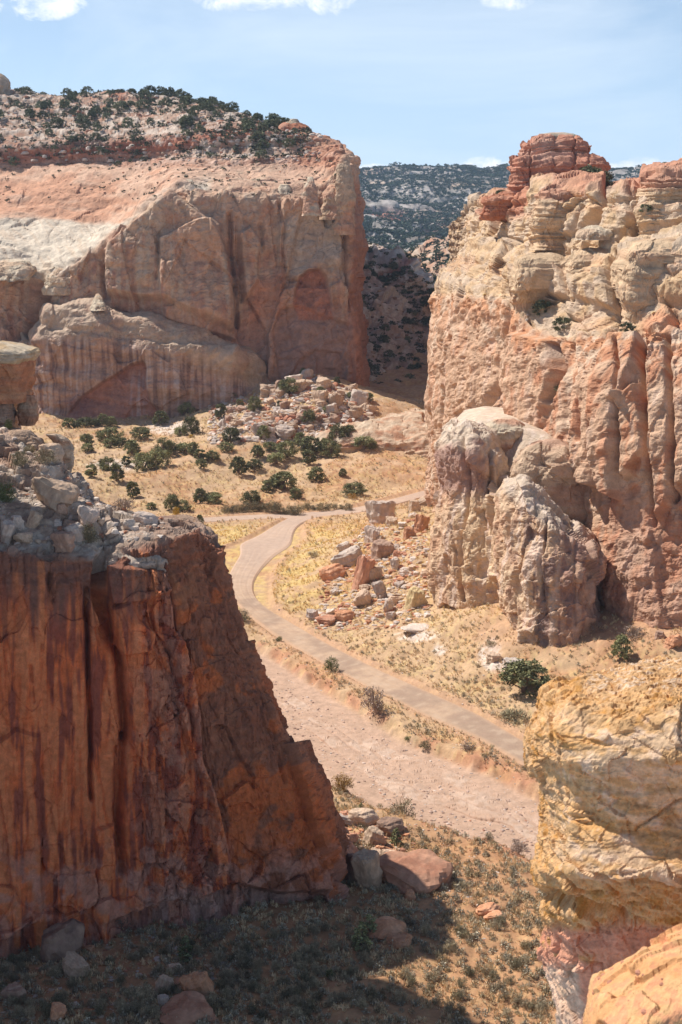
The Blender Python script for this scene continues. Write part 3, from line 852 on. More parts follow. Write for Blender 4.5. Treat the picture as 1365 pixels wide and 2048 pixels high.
# ---- right cliff
def right_cliff():
    xs = [935, 862, 880, 940, 1005, 1070, 1150, 1225, 1300, 1400, 1720]
    Yb = [470, 388, 342, 306, 286, 264, 246, 233, 225, 218, 200]
    def row(ys, dY):
        return [(x, y, Y + (dY[k] if isinstance(dY, list) else dY)) for k, (x, y, Y) in enumerate(zip(xs, ys, Yb))]
    under = row([1150,1200,1260,1350,1400,1420,1440,1450,1460,1480,1560], -2)
    base = row([1000,1012,1050,1100,1150,1200,1240,1262,1280,1300,1380], 0)
    m1 = row([860,856,860,870,880,890,890,890,890,890,900], [0,0,0,0,0,2,4,3,5,5,5])
    m1 = [(x - (8 if i == 1 else 6 if i == 2 else 0), y, Y) for i, (x, y, Y) in enumerate(m1)]
    m2 = row([700,690,700,720,740,750,760,760,760,760,770], [0,0,0,0,4,5,6,4,7,7,7])
    lip = row([585,600,592,592,600,665,680,676,676,664,660], [0,2,2,3,5,8,9,8,10,10,10])
    lip = [(x + (2 if i == 1 else 0), y, Y) for i, (x, y, Y) in enumerate(lip)]
    l2 = row([560,570,566,572,585,652,668,664,664,650,640], [4,6,8,9,11,12,13,13,14,14,14])
    l2 = [(x + (10 if i == 1 else 2 if i==2 else 0), y, Y) for i, (x, y, Y) in enumerate(l2)]
    a1 = row([540,548,540,560,580,620,640,640,640,630,620], [8,18,22,22,20,16,16,16,17,17,17])
    a1 = [(x + (28 if i == 1 else 12 if i==2 else 0), y, Y) for i, (x, y, Y) in enumerate(a1)]
    a2 = row([500,530,500,515,520,522,528,515,510,500,490], [12,34,32,30,28,28,29,28,28,28,28])
    a2 = [(x + (55 if i == 1 else 40 if i==2 else 14 if i==3 else 0), y, Y) for i, (x, y, Y) in enumerate(a2)]
    a3 = row([480,505,482,488,495,505,502,488,484,470,460], [16,40,40,38,38,38,36,36,36,36,36])
    a3 = [(x + (70 if i == 1 else 56 if i==2 else 20 if i==3 else 0), y, Y) for i, (x, y, Y) in enumerate(a3)]
    b1 = row([460,470,442,446,475,480,478,470,466,455,440], [20,48,46,44,44,42,40,40,40,40,40])
    b1 = [(x + (76 if i == 1 else 62 if i==2 else 26 if i==3 else 0), y, Y) for i, (x, y, Y) in enumerate(b1)]
    b2 = row([440,430,410,402,400,392,385,392,370,352,340], [26,56,54,52,50,48,46,46,46,46,46])
    b2 = [(x + (84 if i == 1 else 76 if i==2 else 34 if i==3 else 4 if i == 4 else 0), y, Y) for i, (x, y, Y) in enumerate(b2)]
    b3 = row([430,412,398,388,380,374,368,376,356,340,330], [40,70,68,66,62,60,60,60,60,60,60])
    b3 = [(x + (90 if i == 1 else 92 if i==2 else 44 if i==3 else 10 if i == 4 else 0), y, Y) for i, (x, y, Y) in enumerate(b3)]
    def tab(dY, h):
        o = []
        for k, (x, y, Y) in enumerate(b3):
            z = at(x, y, Y)[2] + h; X = at(x, y, Y)[0] * (1 + dY / Y * .5); Y2 = Y + dY
            o.append((pxx(Y2, X, z), pyz(Y2, z), Y2))
        return o
    def fwd(r, k): return [(x, y, Y - k * (0, 0, 0, 0, 0, 2, 7, 10, 10, 9, 6)[i]) for i, (x, y, Y) in enumerate(r)]
    under = fwd(under, 1.1); base = fwd(base, 1); m1 = fwd(m1, .8); m2 = fwd(m2, .45)
    g = patch([under, base, m1, m2, lip, l2, a1, a2, a3, b1, b2, b3, tab(60, 1), tab(160, -2), tab(200, -60)], 2.4, 1.8, l3=.2)
    P = g.P; u, v = g.pu, g.pv; z = P[..., 2]
    lipy = np.interp(u, [850,880,940,1005,1050,1070,1150,1225,1300,1400], [590,590,588,598,640,662,676,672,670,660])
    low = ss(-8, 8, v - lipy); up = 1 - low
    top = ss(500, 480, v)
    zz = z + 1.0 * fbm(sc(P, 14), 2, 500) - .03 * P[..., 0]
    f1 = facets(P, 13, 13, 30, 501, 1.2, 0, .3); f2 = facets(P, 4.5, 4.5, 8, 502, 1.5, .1, .1); f3 = facets(P, 1.6, 1.6, 1.8, 503, 1.2, .15)
    col = facets(P, 7.5, 7.5, 70, 505, 1.3, .12, .14)
    d = low * (f1 * .8 + col * .4 * ss(1000, 1060, u) + f2 * .28 + f3 * .12 + fbm(sc(P, 3, 3, 6), 5, 504) * .14 + plates(sc(P, 15, 15, 22), 6, 571) * 1.6 + plates(np.stack([P[..., 0] / 5, P[..., 1] / 9, (z + .35 * P[..., 1]) / 2.2], -1), 5, 573) * .45)
    lowleft = low * ss(1020, 980, u)
    d = d + lowleft * (strata(z + .35 * P[..., 1] * .3 + 2 * perlin(sc(P, 9), 2), 2.2, 509, 1.5) * .18)
    d = d + pits(g, P, 1.7, 511, .5, .7) * lowleft * ss(900, 700, v) * ss(-.1, .3, fbm(sc(P, 10), 3, 512) + .1)
    d = d + pits(g, P, 1.6, 513, .6, .7) * low * ss(1020, 1100, u) * ss(760, 690, v)
    blk = facets(P, 9, 9, 7, 521, 1.5, .35, .08)
    d = d + up * (blk * 1.5 + f2 * .3 + f3 * .2 + fbm(sc(P, 3), 4, 523) * .3 + plates(sc(P, 8, 8, 5), 5, 575) * .9)
    d = d + up * (strata(zz, 5.0, 531, 2.5) * .55) + top * strata(zz, 1.5, 533, 2.5) * .28
    d = d + up * (1 - top) * strata(zz, 1.8, 534, 2.0) * .18
    for pts, w, dp in (([(1233,495),(1232,560),(1236,640),(1218,680)],5,6),([(1135,520),(1140,580),(1145,600)],3,2.2),([(1218,372),(1212,420),(1196,445)],6,4),
                       ([(1282,385),(1280,430),(1268,475)],4.5,5),([(1168,415),(1150,470)],3,2.4),([(1112,690),(1120,740),(1100,800)],4,4),([(1152,780),(1155,870),(1156,960)],4,3.5),
                       ([(1180,740),(1178,800),(1176,880)],3,2),([(1290,700),(1292,760),(1300,900),(1298,1050)],5,3),([(1020,620),(1010,700),(1000,760),(960,840)],6,2.0),
                       ([(1085,500),(1080,540)],3,1.5),([(1238,690),(1250,760),(1246,840)],3.5,2),([(1205,800),(1200,900),(1210,1000)],3,2),([(1340,680),(1350,800),(1346,1000)],5,3),
                       ([(985,470),(1040,480)],3,1.5),([(1030,585),(1140,600)],3,2),([(940,410),(980,415)],2.5,1.5),([(1075,392),(1160,396),(1210,390)],2.2,1.2)):
        d = d - dp * np.exp(-(seg_dist(u + 2.5 * perlin(sc(P, 4), 5), v + 2 * perlin(sc(P, 4), 6), pts) / w) ** 2)
    # proud masses
    for poly, h, f in (([(1030,668),(1112,680),(1120,740),(1095,800),(1080,860),(1040,850),(1010,760)],3.2,3),([(1160,676),(1285,676),(1280,740),(1240,840),(1236,1000),(1170,960),(1156,780)],4.2,3),
                       ([(1246,800),(1290,770),(1296,900),(1250,960)],3.0,3),([(1300,690),(1345,660),(1365,664),(1420,700),(1420,900),(1310,1040),(1300,800)],3.0,4),
                       ([(1035,515),(1135,520),(1140,598),(1090,602),(1032,586)],2.6,3),([(1142,500),(1228,505),(1230,620),(1160,600)],2.4,3),([(1240,480),(1400,470),(1400,600),(1240,600)],2.4,4),
                       ([(1070,372),(1210,366),(1212,410),(1150,470),(1070,478),(1060,430)],3.4,3),([(1226,380),(1275,372),(1278,400),(1262,470),(1200,468)],3.0,3),([(1290,352),(1420,340),(1420,440),(1290,470),(1282,400)],3.6,3),
                       ([(1005,480),(1040,490),(1025,560),(990,540),(985,510)],1.8,4),([(860,640),(900,640),(930,700),(900,1000),(860,1000)],1.4,10)):
        d = d + h * .62 * pmask(u + 2 * perlin(sc(P, 5), 7) + 6 * perlin(sc(P, 9), 17), v + 6 * perlin(sc(P, 9), 18), poly, f * 1.5)
    displace(g, d)
    n1 = fbm(sc(P, 20, 20, 9), 4, 540); n2 = fbm(sc(P, 5, 5, 3.5), 4, 544); n3 = fbm(sc(P, 1.4), 3, 548)
    st = perlin(sc(P, 1.6, 2.5, 30), 551) + .6 * perlin(sc(P, .7, 1.2, 20), 552)
    c = np.ones(P.shape) * np.array([.56, .375, .26])
    c = mixc(c, (.62, .46, .34), ss(-.1, .35, n1)); c = mixc(c, (.50, .27, .165), ss(.02, .4, n2 + n1 * .5 ) * .7)
    c = mixc(c, (.53, .285, .175), ss(1020, 1080, u) * ss(-.1, .35, n2 + .25 * st + .1) * .5 * ss(860, 720, v))
    c = mixc(c, (.46, .215, .13), ss(.15, .5, st + n2 * .5) * .6 * ss(1000, 1060, u))
    c = mixc(c, (.66, .50, .40), ss(.2, .5, -st + n2 * .4) * .4)
    c = mixc(c, (.40, .20, .14), ss(930, 1050, v) * ss(1180, 1230, u) * .45)
    c = mixc(c, (.56, .29, .165), np.exp(-((v - lipy - 18) / 20) ** 2) * ss(-.3, .1, n2) * .75)
    cu = np.ones(P.shape) * np.array([.57, .425, .295])
    cu = mixc(cu, (.58, .41, .26), ss(-.05, .3, n2)); cu = mixc(cu, (.55, .43, .33), ss(0, .3, -n2) * .6)
    bz = strata(zz, 3.2, 561, 1.5)
    cu = mixc(cu, (.55, .33, .21), ss(.3, .9, bz) * .45 * ss(-.2, .2, n1 + .1))
    redtop = ss(400, 372, v + 14 * n1 + 6 * n2) + 0
    cu = mixc(cu, (.50, .25, .17), np.clip(redtop, 0, 1) * .85)
    cu = mixc(cu, (.46, .20, .13), pmask(u, v, [(960,430),(965,395),(1060,378),(1062,420),(1010,440)], 8) * .8)
    cu = mixc(cu, (.55, .27, .17), ss(585, 640, v) * ss(1270, 1300, u) * ss(-.2, .2, n2) * .7)
    c = lerp(cu, c, low[..., None])
    c *= (1 + .22 * n3 + .07 * f3)[..., None]
    g.col = c
    return g
G_rc = right_cliff()

def spur(rows, seed, smooth=2.2, f=1.0, colf=None, cracks=(), step=2.1):
    g = patch(rows, step, smooth, l3=.35)
    P = g.P; u, v = g.pu, g.pv; z = P[..., 2]
    d = facets(P, 10, 10, 13, seed, 1.6, 0, .12) * 2.6 + facets(P, 4, 4, 5, seed + 1, 1.6, .1, .08) * 1.0 + facets(P, 1.2, 1.2, 1.4, seed + 2, 1.2, .15) * .32
    d = (d * .5 + fbm(sc(P, 2.6, 2.6, 4.5), 5, seed + 4) * .25 + plates(sc(P, 10, 10, 14), 6, seed + 6) * 1.6 + plates(sc(P, 2.6, 2.6, 2), 5, seed + 8) * .4) * f * .85
    for pts, w, dp in cracks:
        d = d - dp * np.exp(-(seg_dist(u + 2.5 * perlin(sc(P, 4), 5), v, pts) / w) ** 2)
    if f < .5: d = d * ss(1, .8, np.arange(len(P)) / len(P) + .12)[:, None]
    displace(g, d)
    g.col = colf(P, u, v, z)
    return g
def col_spur(P, u, v, z):
    n1 = fbm(sc(P, 12, 12, 6), 4, 580); n2 = fbm(sc(P, 3.5, 3.5, 3), 4, 584); n3 = fbm(sc(P, 1.2), 3, 588)
    st = perlin(sc(P, 1.3, 2, 28), 591) + .7 * perlin(sc(P, .6, 1, 18), 592)
    c = np.ones(P.shape) * np.array([.58, .405, .275])
    c = mixc(c, (.64, .475, .33), ss(-.1, .3, n1)); c = mixc(c, (.52, .31, .205), ss(.0, .4, n2) * .6)
    c = mixc(c, (.68, .50, .33), pmask(u + 20 * n2, v + 20 * n2, [(915,990),(985,975),(990,1180),(925,1170)], 8) * .8)
    c = mixc(c, (.60, .50, .40), ss(40, 0, v - np.interp(u, [880,1000,1020,1060,1110,1170,1200], [870,900,980,985,1040,1085,1100]) + 20 * n1) * .75)
    c = mixc(c, (.20, .14, .13), ss(.0, .3, st + n2 * .4) * ss(1000, 1060, u) * ss(1000, 1060, v) * .75)
    c = mixc(c, (.70, .58, .50), ss(.15, .4, -st + n2 * .3) * .45)
    c = mixc(c, (.40, .225, .165), ss(1090, 1130, u) * ss(1040, 1080, v) * .6)
    c = mixc(c, (.36, .22, .18), ss(880, 910, v + 30 * n2) * ss(1000, 970, v) * ss(1000, 960, u) * .8)
    return c * (1 + .22 * n3)[..., None]
S1 = spur([
  [(905,1300,262),(858,1300,252),(880,1320,246),(950,1340,240),(1010,1350,238),(1060,1360,240)],
  [(925,1180,275),(862,1190,253),(884,1205,247),(950,1222,241),(1010,1235,239),(1060,1240,244)],
  [(925,1020,276),(872,1030,255),(892,1040,249),(950,1050,243),(1010,1060,242),(1060,1080,248)],
  [(930,905,277),(880,900,256),(896,905,251),(950,900,246),(1000,930,246),(1040,990,252)],
  [(935,875,280),(884,868,260),(906,850,257),(945,846,253),(985,872,253),(1012,935,258)],
  [(940,868,296),(890,858,280),(910,843,280),(945,838,278),(985,866,276),(1014,930,280)],
  [(950,900,310),(900,900,300),(920,890,300),(950,890,300),(985,910,300),(1014,960,300)]], 600, colf=col_spur,
  cracks=[([(930,870),(935,950),(925,1100),(928,1200)],3,1.2),([(985,900),(985,1000)],4,1.5)])
S2 = spur([
  [(1000,1340,236),(1030,1350,224),(1080,1360,219),(1140,1380,216),(1200,1380,216),(1222,1380,226),(1220,1380,250)],
  [(990,1230,240),(1010,1248,228),(1060,1262,221),(1110,1276,218),(1160,1285,217),(1212,1285,219),(1226,1270,250)],
  [(985,1120,242),(1000,1130,230),(1050,1140,223),(1105,1150,220),(1160,1160,219),(1200,1170,222),(1205,1170,252)],
  [(985,1010,243),(1002,1010,233),(1045,1015,226),(1100,1050,223),(1150,1085,222),(1186,1100,226),(1190,1110,254)],
  [(990,970,246),(1010,962,238),(1050,958,231),(1090,995,228),(1140,1045,227),(1180,1075,231),(1186,1090,256)],
  [(995,968,262),(1012,955,256),(1050,952,252),(1090,990,248),(1140,1042,246),(1180,1072,250),(1186,1088,262)],
  [(1000,1020,290),(1012,1020,290),(1050,1020,290),(1090,1050,290),(1140,1080,280),(1180,1110,280),(1186,1120,280)]], 620, colf=col_spur,
  cracks=[([(1095,1040),(1085,1120),(1090,1200)],3,.8),([(1020,1000),(1010,1100),(1030,1230)],3,.7),([(1150,1090),(1150,1250)],3,.4)])
S3 = knob([(1140,1010,1190),(1050,1006,1190),(1000,1012,1192),(950,1022,1186),(915,1032,1172),(900,1044,1160),(888,1070,1140),(878,1090,1120)], 245, 640, (.50,.33,.24), TAN, 3.2, .9, 5, 2.2, 240)
S4 = knob([(900,960,1060),(860,966,1056),(846,975,1045),(838,990,1030)], 262, 643, PINK, PALE, 2.6, 1, 4, 2, 160)
S5 = spur([[(860,1330,262),(960,1340,256),(1060,1350,246),(1150,1350,238),(1250,1350,236)],
  [(872,1100,266),(960,1100,258),(1060,1110,248),(1150,1120,240),(1230,1200,238)],
  [(885,930,268),(960,930,262),(1060,930,252),(1150,960,244),(1215,1080,242)],
  [(900,850,276),(950,838,270),(1020,842,262),(1100,872,254),(1190,960,250)],
  [(930,820,292),(970,812,290),(1030,818,284),(1100,850,275),(1180,930,268)]], 660, f=.35, smooth=4.0, colf=col_spur)
blocks = [
  knob([(500,1062,1215,4),(470,1064,1214,4),(430,1066,1218,4),(400,1072,1222,5),(376,1084,1216,7),(364,1110,1200,9),(358,1130,1180,11)], 293, 651, (.57,.42,.285), (.51,.35,.235), 5, .8, 6, 1.1, 300, red=((.49,.27,.19), 396, .85), layer=.6),
  knob([(500,1196,1270),(460,1200,1272),(420,1212,1278),(385,1226,1280,1),(372,1236,1274,3),(366,1246,1264,4)], 277, 654, (.57,.42,.285), (.51,.35,.235), 3.2, .8, 5, 1.0, 240, red=((.50,.30,.21), 384, .7), layer=.6),
  knob([(500,1268,1480),(460,1276,1480),(420,1284,1480),(380,1288,1480),(352,1300,1480,1),(342,1310,1470,2),(337,1322,1450,4)], 270, 657, (.57,.42,.285), (.51,.35,.235), 5, .8, 6, 1.0, 300, red=((.49,.27,.19), 374, .85), layer=.6),
  knob([(480,1150,1225,-6),(466,1156,1222,-6),(458,1164,1212,-5),(452,1176,1200,-4)], 279, 660, PALE, TAN, 2.6, 1, 2.5, 1, 120),
  knob([(700,1120,1236,-3),(650,1130,1234,-1),(620,1138,1230),(560,1134,1232),(520,1140,1230),(504,1150,1222,1),(498,1165,1210,3)], 271, 663, (.57,.42,.285), (.51,.35,.235), 5.5, .9, 5, 2, 200),
  knob([(640,1034,1138,2),(604,1030,1140,3),(580,1026,1140),(540,1032,1138),(520,1038,1136,1),(510,1050,1126,3)], 280, 666, (.57,.42,.285), (.51,.35,.235), 6, .9, 5, 2, 220),
  knob([(690,1236,1440,-5),(640,1240,1440,-1),(560,1238,1440),(510,1244,1440),(490,1256,1430,1),(482,1270,1420,3)], 253, 669, (.57,.42,.285), (.51,.35,.235), 6, .9, 6, 2, 260),
]
tag(build('cliff', [G_rc, S1, S2, S3, S4, S5] + blocks, M_mid), kind='structure')

# the red butte that crowns the right cliff
butte = [knob([(400,1010,1215,6),(362,1018,1208,4),(345,1018,1212,4),(334,1018,1212,4),(322,1020,1204,5),(316,1034,1186,6),(308,1038,1170,6),(300,1040,1182,6),(290,1046,1178,6),(284,1062,1162,7),(278,1066,1158,7),(272,1078,1150,8),(269,1090,1140,9)],
              336, 681, (.46,.235,.165), (.52,.31,.23), 4.5, .7, 6, 1.5, 420, None, 1.6, layer=.85, joints=((1112,3,1.6),(1060,2,.8),(1150,2.5,1.0),(1180,2,.8))),
         knob([(288,1076,1156),(277,1068,1160),(272,1070,1158),(269,1080,1146)], 345, 684, (.52,.47,.38), (.46,.36,.28), 3.4, .5, 2, 1, 160)]
tag(build('butte', butte, M_mid), 'stepped red sandstone butte with a pale cap, standing on top of the right cliff', 'butte')
led = [knob([(440,966,1062,6),(425,962,1062,4),(412,970,1060,4),(400,966,1060,3),(392,980,1058,5),(386,1000,1056,7)], 330, 690, (.42,.19,.12), (.47,.25,.17), 3.4, .9, 3.5, .8, 220, layer=.8),
       knob([(400,1016,1064,4),(380,1018,1062,4),(350,1020,1060,4),(340,1028,1056,4)], 334, 693, (.45,.21,.14), (.50,.34,.25), 3.2, .9, 3.5, 1, 160, layer=.6)]
tag(build('rock_ledge', led, M_mid), 'crumbly dark red layered ledge jutting left below the butte', 'rock outcrop')

# ---- near left cliff
def near_left():
    xs = [-420,-200,-60,40,120,190,205,260,340,352,400,438,436,380,300]
    topy = [1090,1095,1100,1112,1118,1118,1132,1110,1100,1075,1072,1084,1120,1180,1260]
    Yr = [134,135,136,137,138,139,140,140.5,142,143.5,147,151,156,166,176]
    basx = [-500,-240,-70,30,120,200,240,330,450,500,600,690,716,600,450]
    basy = [1960,1940,1930,1905,1880,1856,1850,1836,1826,1822,1824,1830,1800,1680,1560]
    Yb = [127,127,128,130,131,132,133,134.5,136,136.5,138,139,143,158,172]
    def mixrow(t, bulge=0):
        # t=0 base, 1 rim; interpolated in space so that the arete stays straight
        o = []
        for k in range(len(xs)):
            a = at(basx[k], basy[k], Yb[k]); b = at(xs[k], topy[k], Yr[k]); p = a * (1 - t) + b * t
            u_, v_ = project(p); o.append((float(u_), float(v_), float(p[1])))
        return o
    under = [(x + 10, y + 130, Y - 3) for x, y, Y in zip(basx, basy, Yb)]
    rows = [under, mixrow(0), mixrow(.25), mixrow(.5), mixrow(.75), mixrow(1)]
    rim2 = [(x, y, Y) for x, y, Y in zip([-420,-200,-60,40,120,188,205,262,330,350,392,415,405,360,290], [1070,1074,1078,1080,1084,1090,1098,1070,1056,1048,1050,1062,1090,1150,1260], [y + 4 for y in Yr[:12]] + [158,164,172])]
    b1 = [(x, y, Y) for x, y, Y in zip([-430,-220,-70,20,110,176,196,256,310,336,366,388,376,330,270], [1010,1010,1014,1016,1016,1020,1030,1030,1034,1034,1038,1054,1090,1150,1260], [142,143,144,145,146,147,147.5,148,150,151,153,156,160,166,174])]
    b2 = [(x, y, Y) for x, y, Y in zip([-430,-220,-70,10,96,150,176,230,290,320,344,366,350,300,240], [900,900,905,915,930,955,990,1018,1032,1034,1042,1060,1100,1160,1260], [150,151,152,152.5,153,154,154.5,156,157,158,159,161,165,170,178])]
    b3 = [(x, y, Y) for x, y, Y in zip([-430,-220,-80,0,70,128,158,206,262,296,322,340,320,270,210], [830,830,838,850,868,925,978,1014,1034,1042,1056,1080,1120,1180,1260], [158,159,160,160,160,161,162,163,164,164,165,166,170,174,182])]
    b4 = [(x, y, Y) for x, y, Y in zip([-430,-220,-90,-20,30,90,130,180,240,270,296,310,290,240,180], [840,840,848,862,885,945,1000,1040,1060,1080,1110,1140,1180,1220,1260], [166,167,168,168,168,169,170,171,172,172,172,173,176,180,186])]
    b5 = [(x - 60, 1250, Y + 8) for x, y, Y in b4]
    g = patch(rows + [rim2, b1, b2, b3, b4, b5], 2.5, 2.2, 1.8)
    P = g.P; u, v = g.pu, g.pv; z = P[..., 2]
    rim = np.interp(u, [-420,0,120,200,262,340,400,440], [1092,1100,1112,1115,1092,1078,1060,1075])
    face = ss(-8, 12, v - rim); up = 1 - face
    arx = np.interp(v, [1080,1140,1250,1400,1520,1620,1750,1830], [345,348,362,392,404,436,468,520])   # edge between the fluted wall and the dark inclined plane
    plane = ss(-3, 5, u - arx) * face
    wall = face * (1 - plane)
    f1 = facets(P, 6, 6, 26, 701, 1.1, 0, .25); f2 = facets(P, 2.2, 2.2, 6, 702, 1.2, .1, .3); f3 = facets(P, .8, .8, 1.2, 703, 1.2, .1)
    Q = sc(P, 1, 1, 12)
    flute = perlin(sc(Q, 2.4, 3, 1.5), 705) * .9 + perlin(sc(Q, .9, 1.4, 1.2), 706) * .3
    rough = ss(230, 330, u)
    d = wall * (f1 * (.7 + 1.0 * rough) + flute * (1.1 - .5 * rough) * ss(20, 140, v - rim) + f2 * (.12 + .55 * rough) + f3 * (.04 + .2 * rough) + fbm(sc(P, 1.4, 1.4, 3), 4, 707) * (.10 + .3 * rough))
    d = d + plane * (facets(P, 7, 7, 9, 711, 1.0, 0, .3) * 1.0 + f2 * .22 + f3 * .10 + fbm(sc(P, 1.2), 4, 713) * .18)
    d = d + face * (plates(sc(P, 7, 7, 22), 6, 771) * 1.1 + plates(np.stack([P[..., 0] / 2.2, P[..., 1] / 2.2, z / 5.5 + P[..., 0] / 3], -1), 4, 773) * (.12 + .3 * rough) + facets(P, 3.2, 3.2, 7, 775, 1.5, .12, .1) * (.06 + .42 * rough * (1 - .6 * plane)))
    foot = ss(1640, 1760, v) * face
    d = d + foot * (facets(P, 4, 4, 4, 715, 1.2, .2) * .9 - .3)
    d = d - 2.2 * foot * ss(-6, 6, v - np.interp(u, [0,200,240,480,560,700], [1905,1850,1842,1770,1790,1780])) * ss(200, 260, u) * ss(700, 640, u)
    upper = ss(130, 20, v - rim) * face
    d = d + upper * (strata(z + .4 * fbm(sc(P, 6), 2, 1), 1.6, 721, 2) * .35 + f2 * .35)
    d = d + up * (facets(P, 6, 6, 3, 731, 1.0, .1) * .9 + facets(P, 1.8, 1.8, 1.1, 732, 1, .1) * .3 + strata(z + .5 * fbm(sc(P, 8), 2, 2), 1.1, 733, 2.5) * .25 + fbm(sc(P, 1), 4, 734) * .22)
    for pts, w, dp in (([(205,1120),(200,1180),(215,1230),(240,1330),(248,1420),(252,1480)],9,3.0),([(175,1180),(178,1300),(180,1420),(184,1600)],5,1.6),([(100,1150),(104,1200)],5,.8),
                       ([(250,1480),(246,1560),(244,1680),(250,1750)],7,1.8),([(345,1080),(350,1180),(362,1260)],5,2.0),([(60,1330),(66,1400)],4,.5),([(236,1500),(240,1700)],5,1.2),
                       ([(340,1300),(380,1420),(392,1500)],5,.9),([(300,1180),(310,1260)],4,.6),([(470,1200),(505,1330),(540,1460),(565,1560)],4,.5)):
        d = d - dp * np.exp(-(seg_dist(u + 3 * perlin(sc(P, 2), 5), v, pts) / w) ** 2)
    for poly, h, f in (([(222,1215),(262,1205),(275,1240),(310,1265),(306,1300),(250,1310),(225,1290)],2.4,4),([(210,1130),(330,1140),(345,1180),(300,1200),(225,1210)],1.6,5),
                       ([(-60,1400),(0,1480),(30,1455),(80,1470),(84,1840),(-60,1900)],1.0,3),([(570,1490),(590,1490),(660,1640),(700,1760),(640,1700),(590,1560)],1.6,3),
                       ([(190,1660),(235,1650),(232,1760),(200,1760)],.8,2)):
        d = d + h * pmask(u + 2 * perlin(sc(P, 2), 7), v, poly, f)
    d = d + pits(g, P, .9, 741, .5, .35) * (ss(290, 340, u) * wall + .3 * plane * ss(1500, 1600, v))
    displace(g, d, False)
    n1 = fbm(sc(P, 8, 8, 5), 4, 750); n2 = fbm(sc(P, 2, 2, 2), 4, 754); n3 = fbm(sc(P, .6), 3, 758)
    st = perlin(sc(P, 1.1, 2, 60), 761) + .7 * perlin(sc(P, .45, 1, 36), 762) + .35 * perlin(sc(P, .22, .5, 24), 765)
    st2 = perlin(sc(P, .8, 2, 14), 763) + .5 * perlin(sc(P, .35, 1, 9), 764)
    c = np.ones(P.shape) * np.array([.64, .185, .085])
    c = mixc(c, (.68, .25, .125), ss(-.1, .25, st)); c = mixc(c, (.27, .09, .065), ss(.05, .3, -st + n1 * .3) * .85)
    c = mixc(c, (.50, .27, .19), rough * ss(-.2, .2, n2) * .6)
    varn = ss(170, 20, v - rim + 90 * st2) * (1 - plane)
    c = mixc(c, (.21, .11, .08), varn * .9)
    c = mixc(c, (.55, .22, .11), ss(.2, .45, st2) * ss(260, 60, v - rim) * wall * .7)
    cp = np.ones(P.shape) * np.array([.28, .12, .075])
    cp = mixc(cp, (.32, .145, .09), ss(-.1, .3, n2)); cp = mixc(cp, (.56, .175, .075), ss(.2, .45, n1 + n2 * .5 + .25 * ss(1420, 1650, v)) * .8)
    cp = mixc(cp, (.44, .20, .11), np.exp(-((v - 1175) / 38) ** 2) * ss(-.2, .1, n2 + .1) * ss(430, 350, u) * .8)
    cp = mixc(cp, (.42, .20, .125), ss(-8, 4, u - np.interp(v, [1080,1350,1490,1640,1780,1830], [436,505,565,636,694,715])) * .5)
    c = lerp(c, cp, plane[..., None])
    c = mixc(c, (.50, .29, .23), foot * ss(-.2, .3, n2) * .65)
    c = mixc(c, (.46, .34, .30), foot * ss(1775, 1800, v) * ss(200, 400, u) * .6)
    cu = np.ones(P.shape) * np.array([.43, .33, .26])
    cu = mixc(cu, (.50, .42, .35), ss(-.1, .3, n2)); cu = mixc(cu, (.38, .22, .15), ss(0, .4, n1) * .5); cu = mixc(cu, (.26, .18, .14), ss(.15, .4, -n2) * .6)
    cu = mixc(cu, (.30, .19, .14), ss(280, 320, u) * .65)
    c = lerp(cu, c, face[..., None])
    c *= (1 + .2 * n3 + .05 * f3)[..., None]
    g.col = c
    return g
G_nl = near_left()
def nk(rows, Y, seed, c0=(.44,.33,.26), c1=(.50,.41,.34), n=3, amp=.9, s=2.2, th=.8, nth=160, **k): return knob(rows, Y, seed, c0, c1, n, amp, s, th, nth, **k)
stack = [
  nk([(800,-120,58),(775,-120,60),(735,-120,64),(722,-120,66),(714,-120,60)], 168, 771, (.42,.20,.12), (.46,.25,.15), 4, .8, 2.5, 1.2),
  nk([(724,-120,60),(718,-120,73),(706,-120,77),(698,-120,75),(692,-120,60),(688,-120,30)], 168, 774, (.52,.38,.24), (.55,.46,.35), 4, .6, 2, .45, layer=.6),
  nk([(690,-120,-2),(680,-120,2),(672,-120,0),(664,-120,-10)], 169, 777, n=3),
  nk([(850,38,72),(830,36,78),(805,38,74),(792,44,66)], 167, 780, (.46,.27,.18), (.50,.36,.26), 3, .8, 1.5),
  nk([(880,-150,34),(850,-150,32),(815,-140,30),(792,-130,34)], 168.5, 792, (.40,.22,.14), (.46,.30,.2), 4, .8, 2.5, 1.2),
  nk([(850,-40,26),(825,-40,28),(800,-40,24),(780,-40,10)], 166, 783, (.36,.24,.18), (.45,.33,.25), 3, .9, 2),
  nk([(930,-20,70),(905,-14,82),(885,-6,84),(872,6,76),(862,20,60)], 159, 786, (.42,.30,.22), (.40,.29,.22), 3, .9, 2.5),
  nk([(944,118,148),(915,120,151),(890,112,146),(876,100,136),(868,92,120)], 160, 789, (.46,.30,.21), (.50,.40,.31), 2.8, .8, 2),
]
rimb = [
  nk([(1180,345,442,4),(1130,344,440,4),(1085,342,432,5),(1060,334,420,6),(1044,320,402,8),(1036,316,380,10)], 148, 795, (.27,.18,.14), (.34,.24,.18), 3, .8, 3.5, 1.5, 260),
  nk([(1150,212,340),(1110,208,338),(1080,206,322,2),(1062,214,306,4),(1050,226,290,7),(1042,236,276,10)], 144, 798, (.40,.30,.235), (.47,.38,.31), 3.4, .8, 3, .8, 260),
]
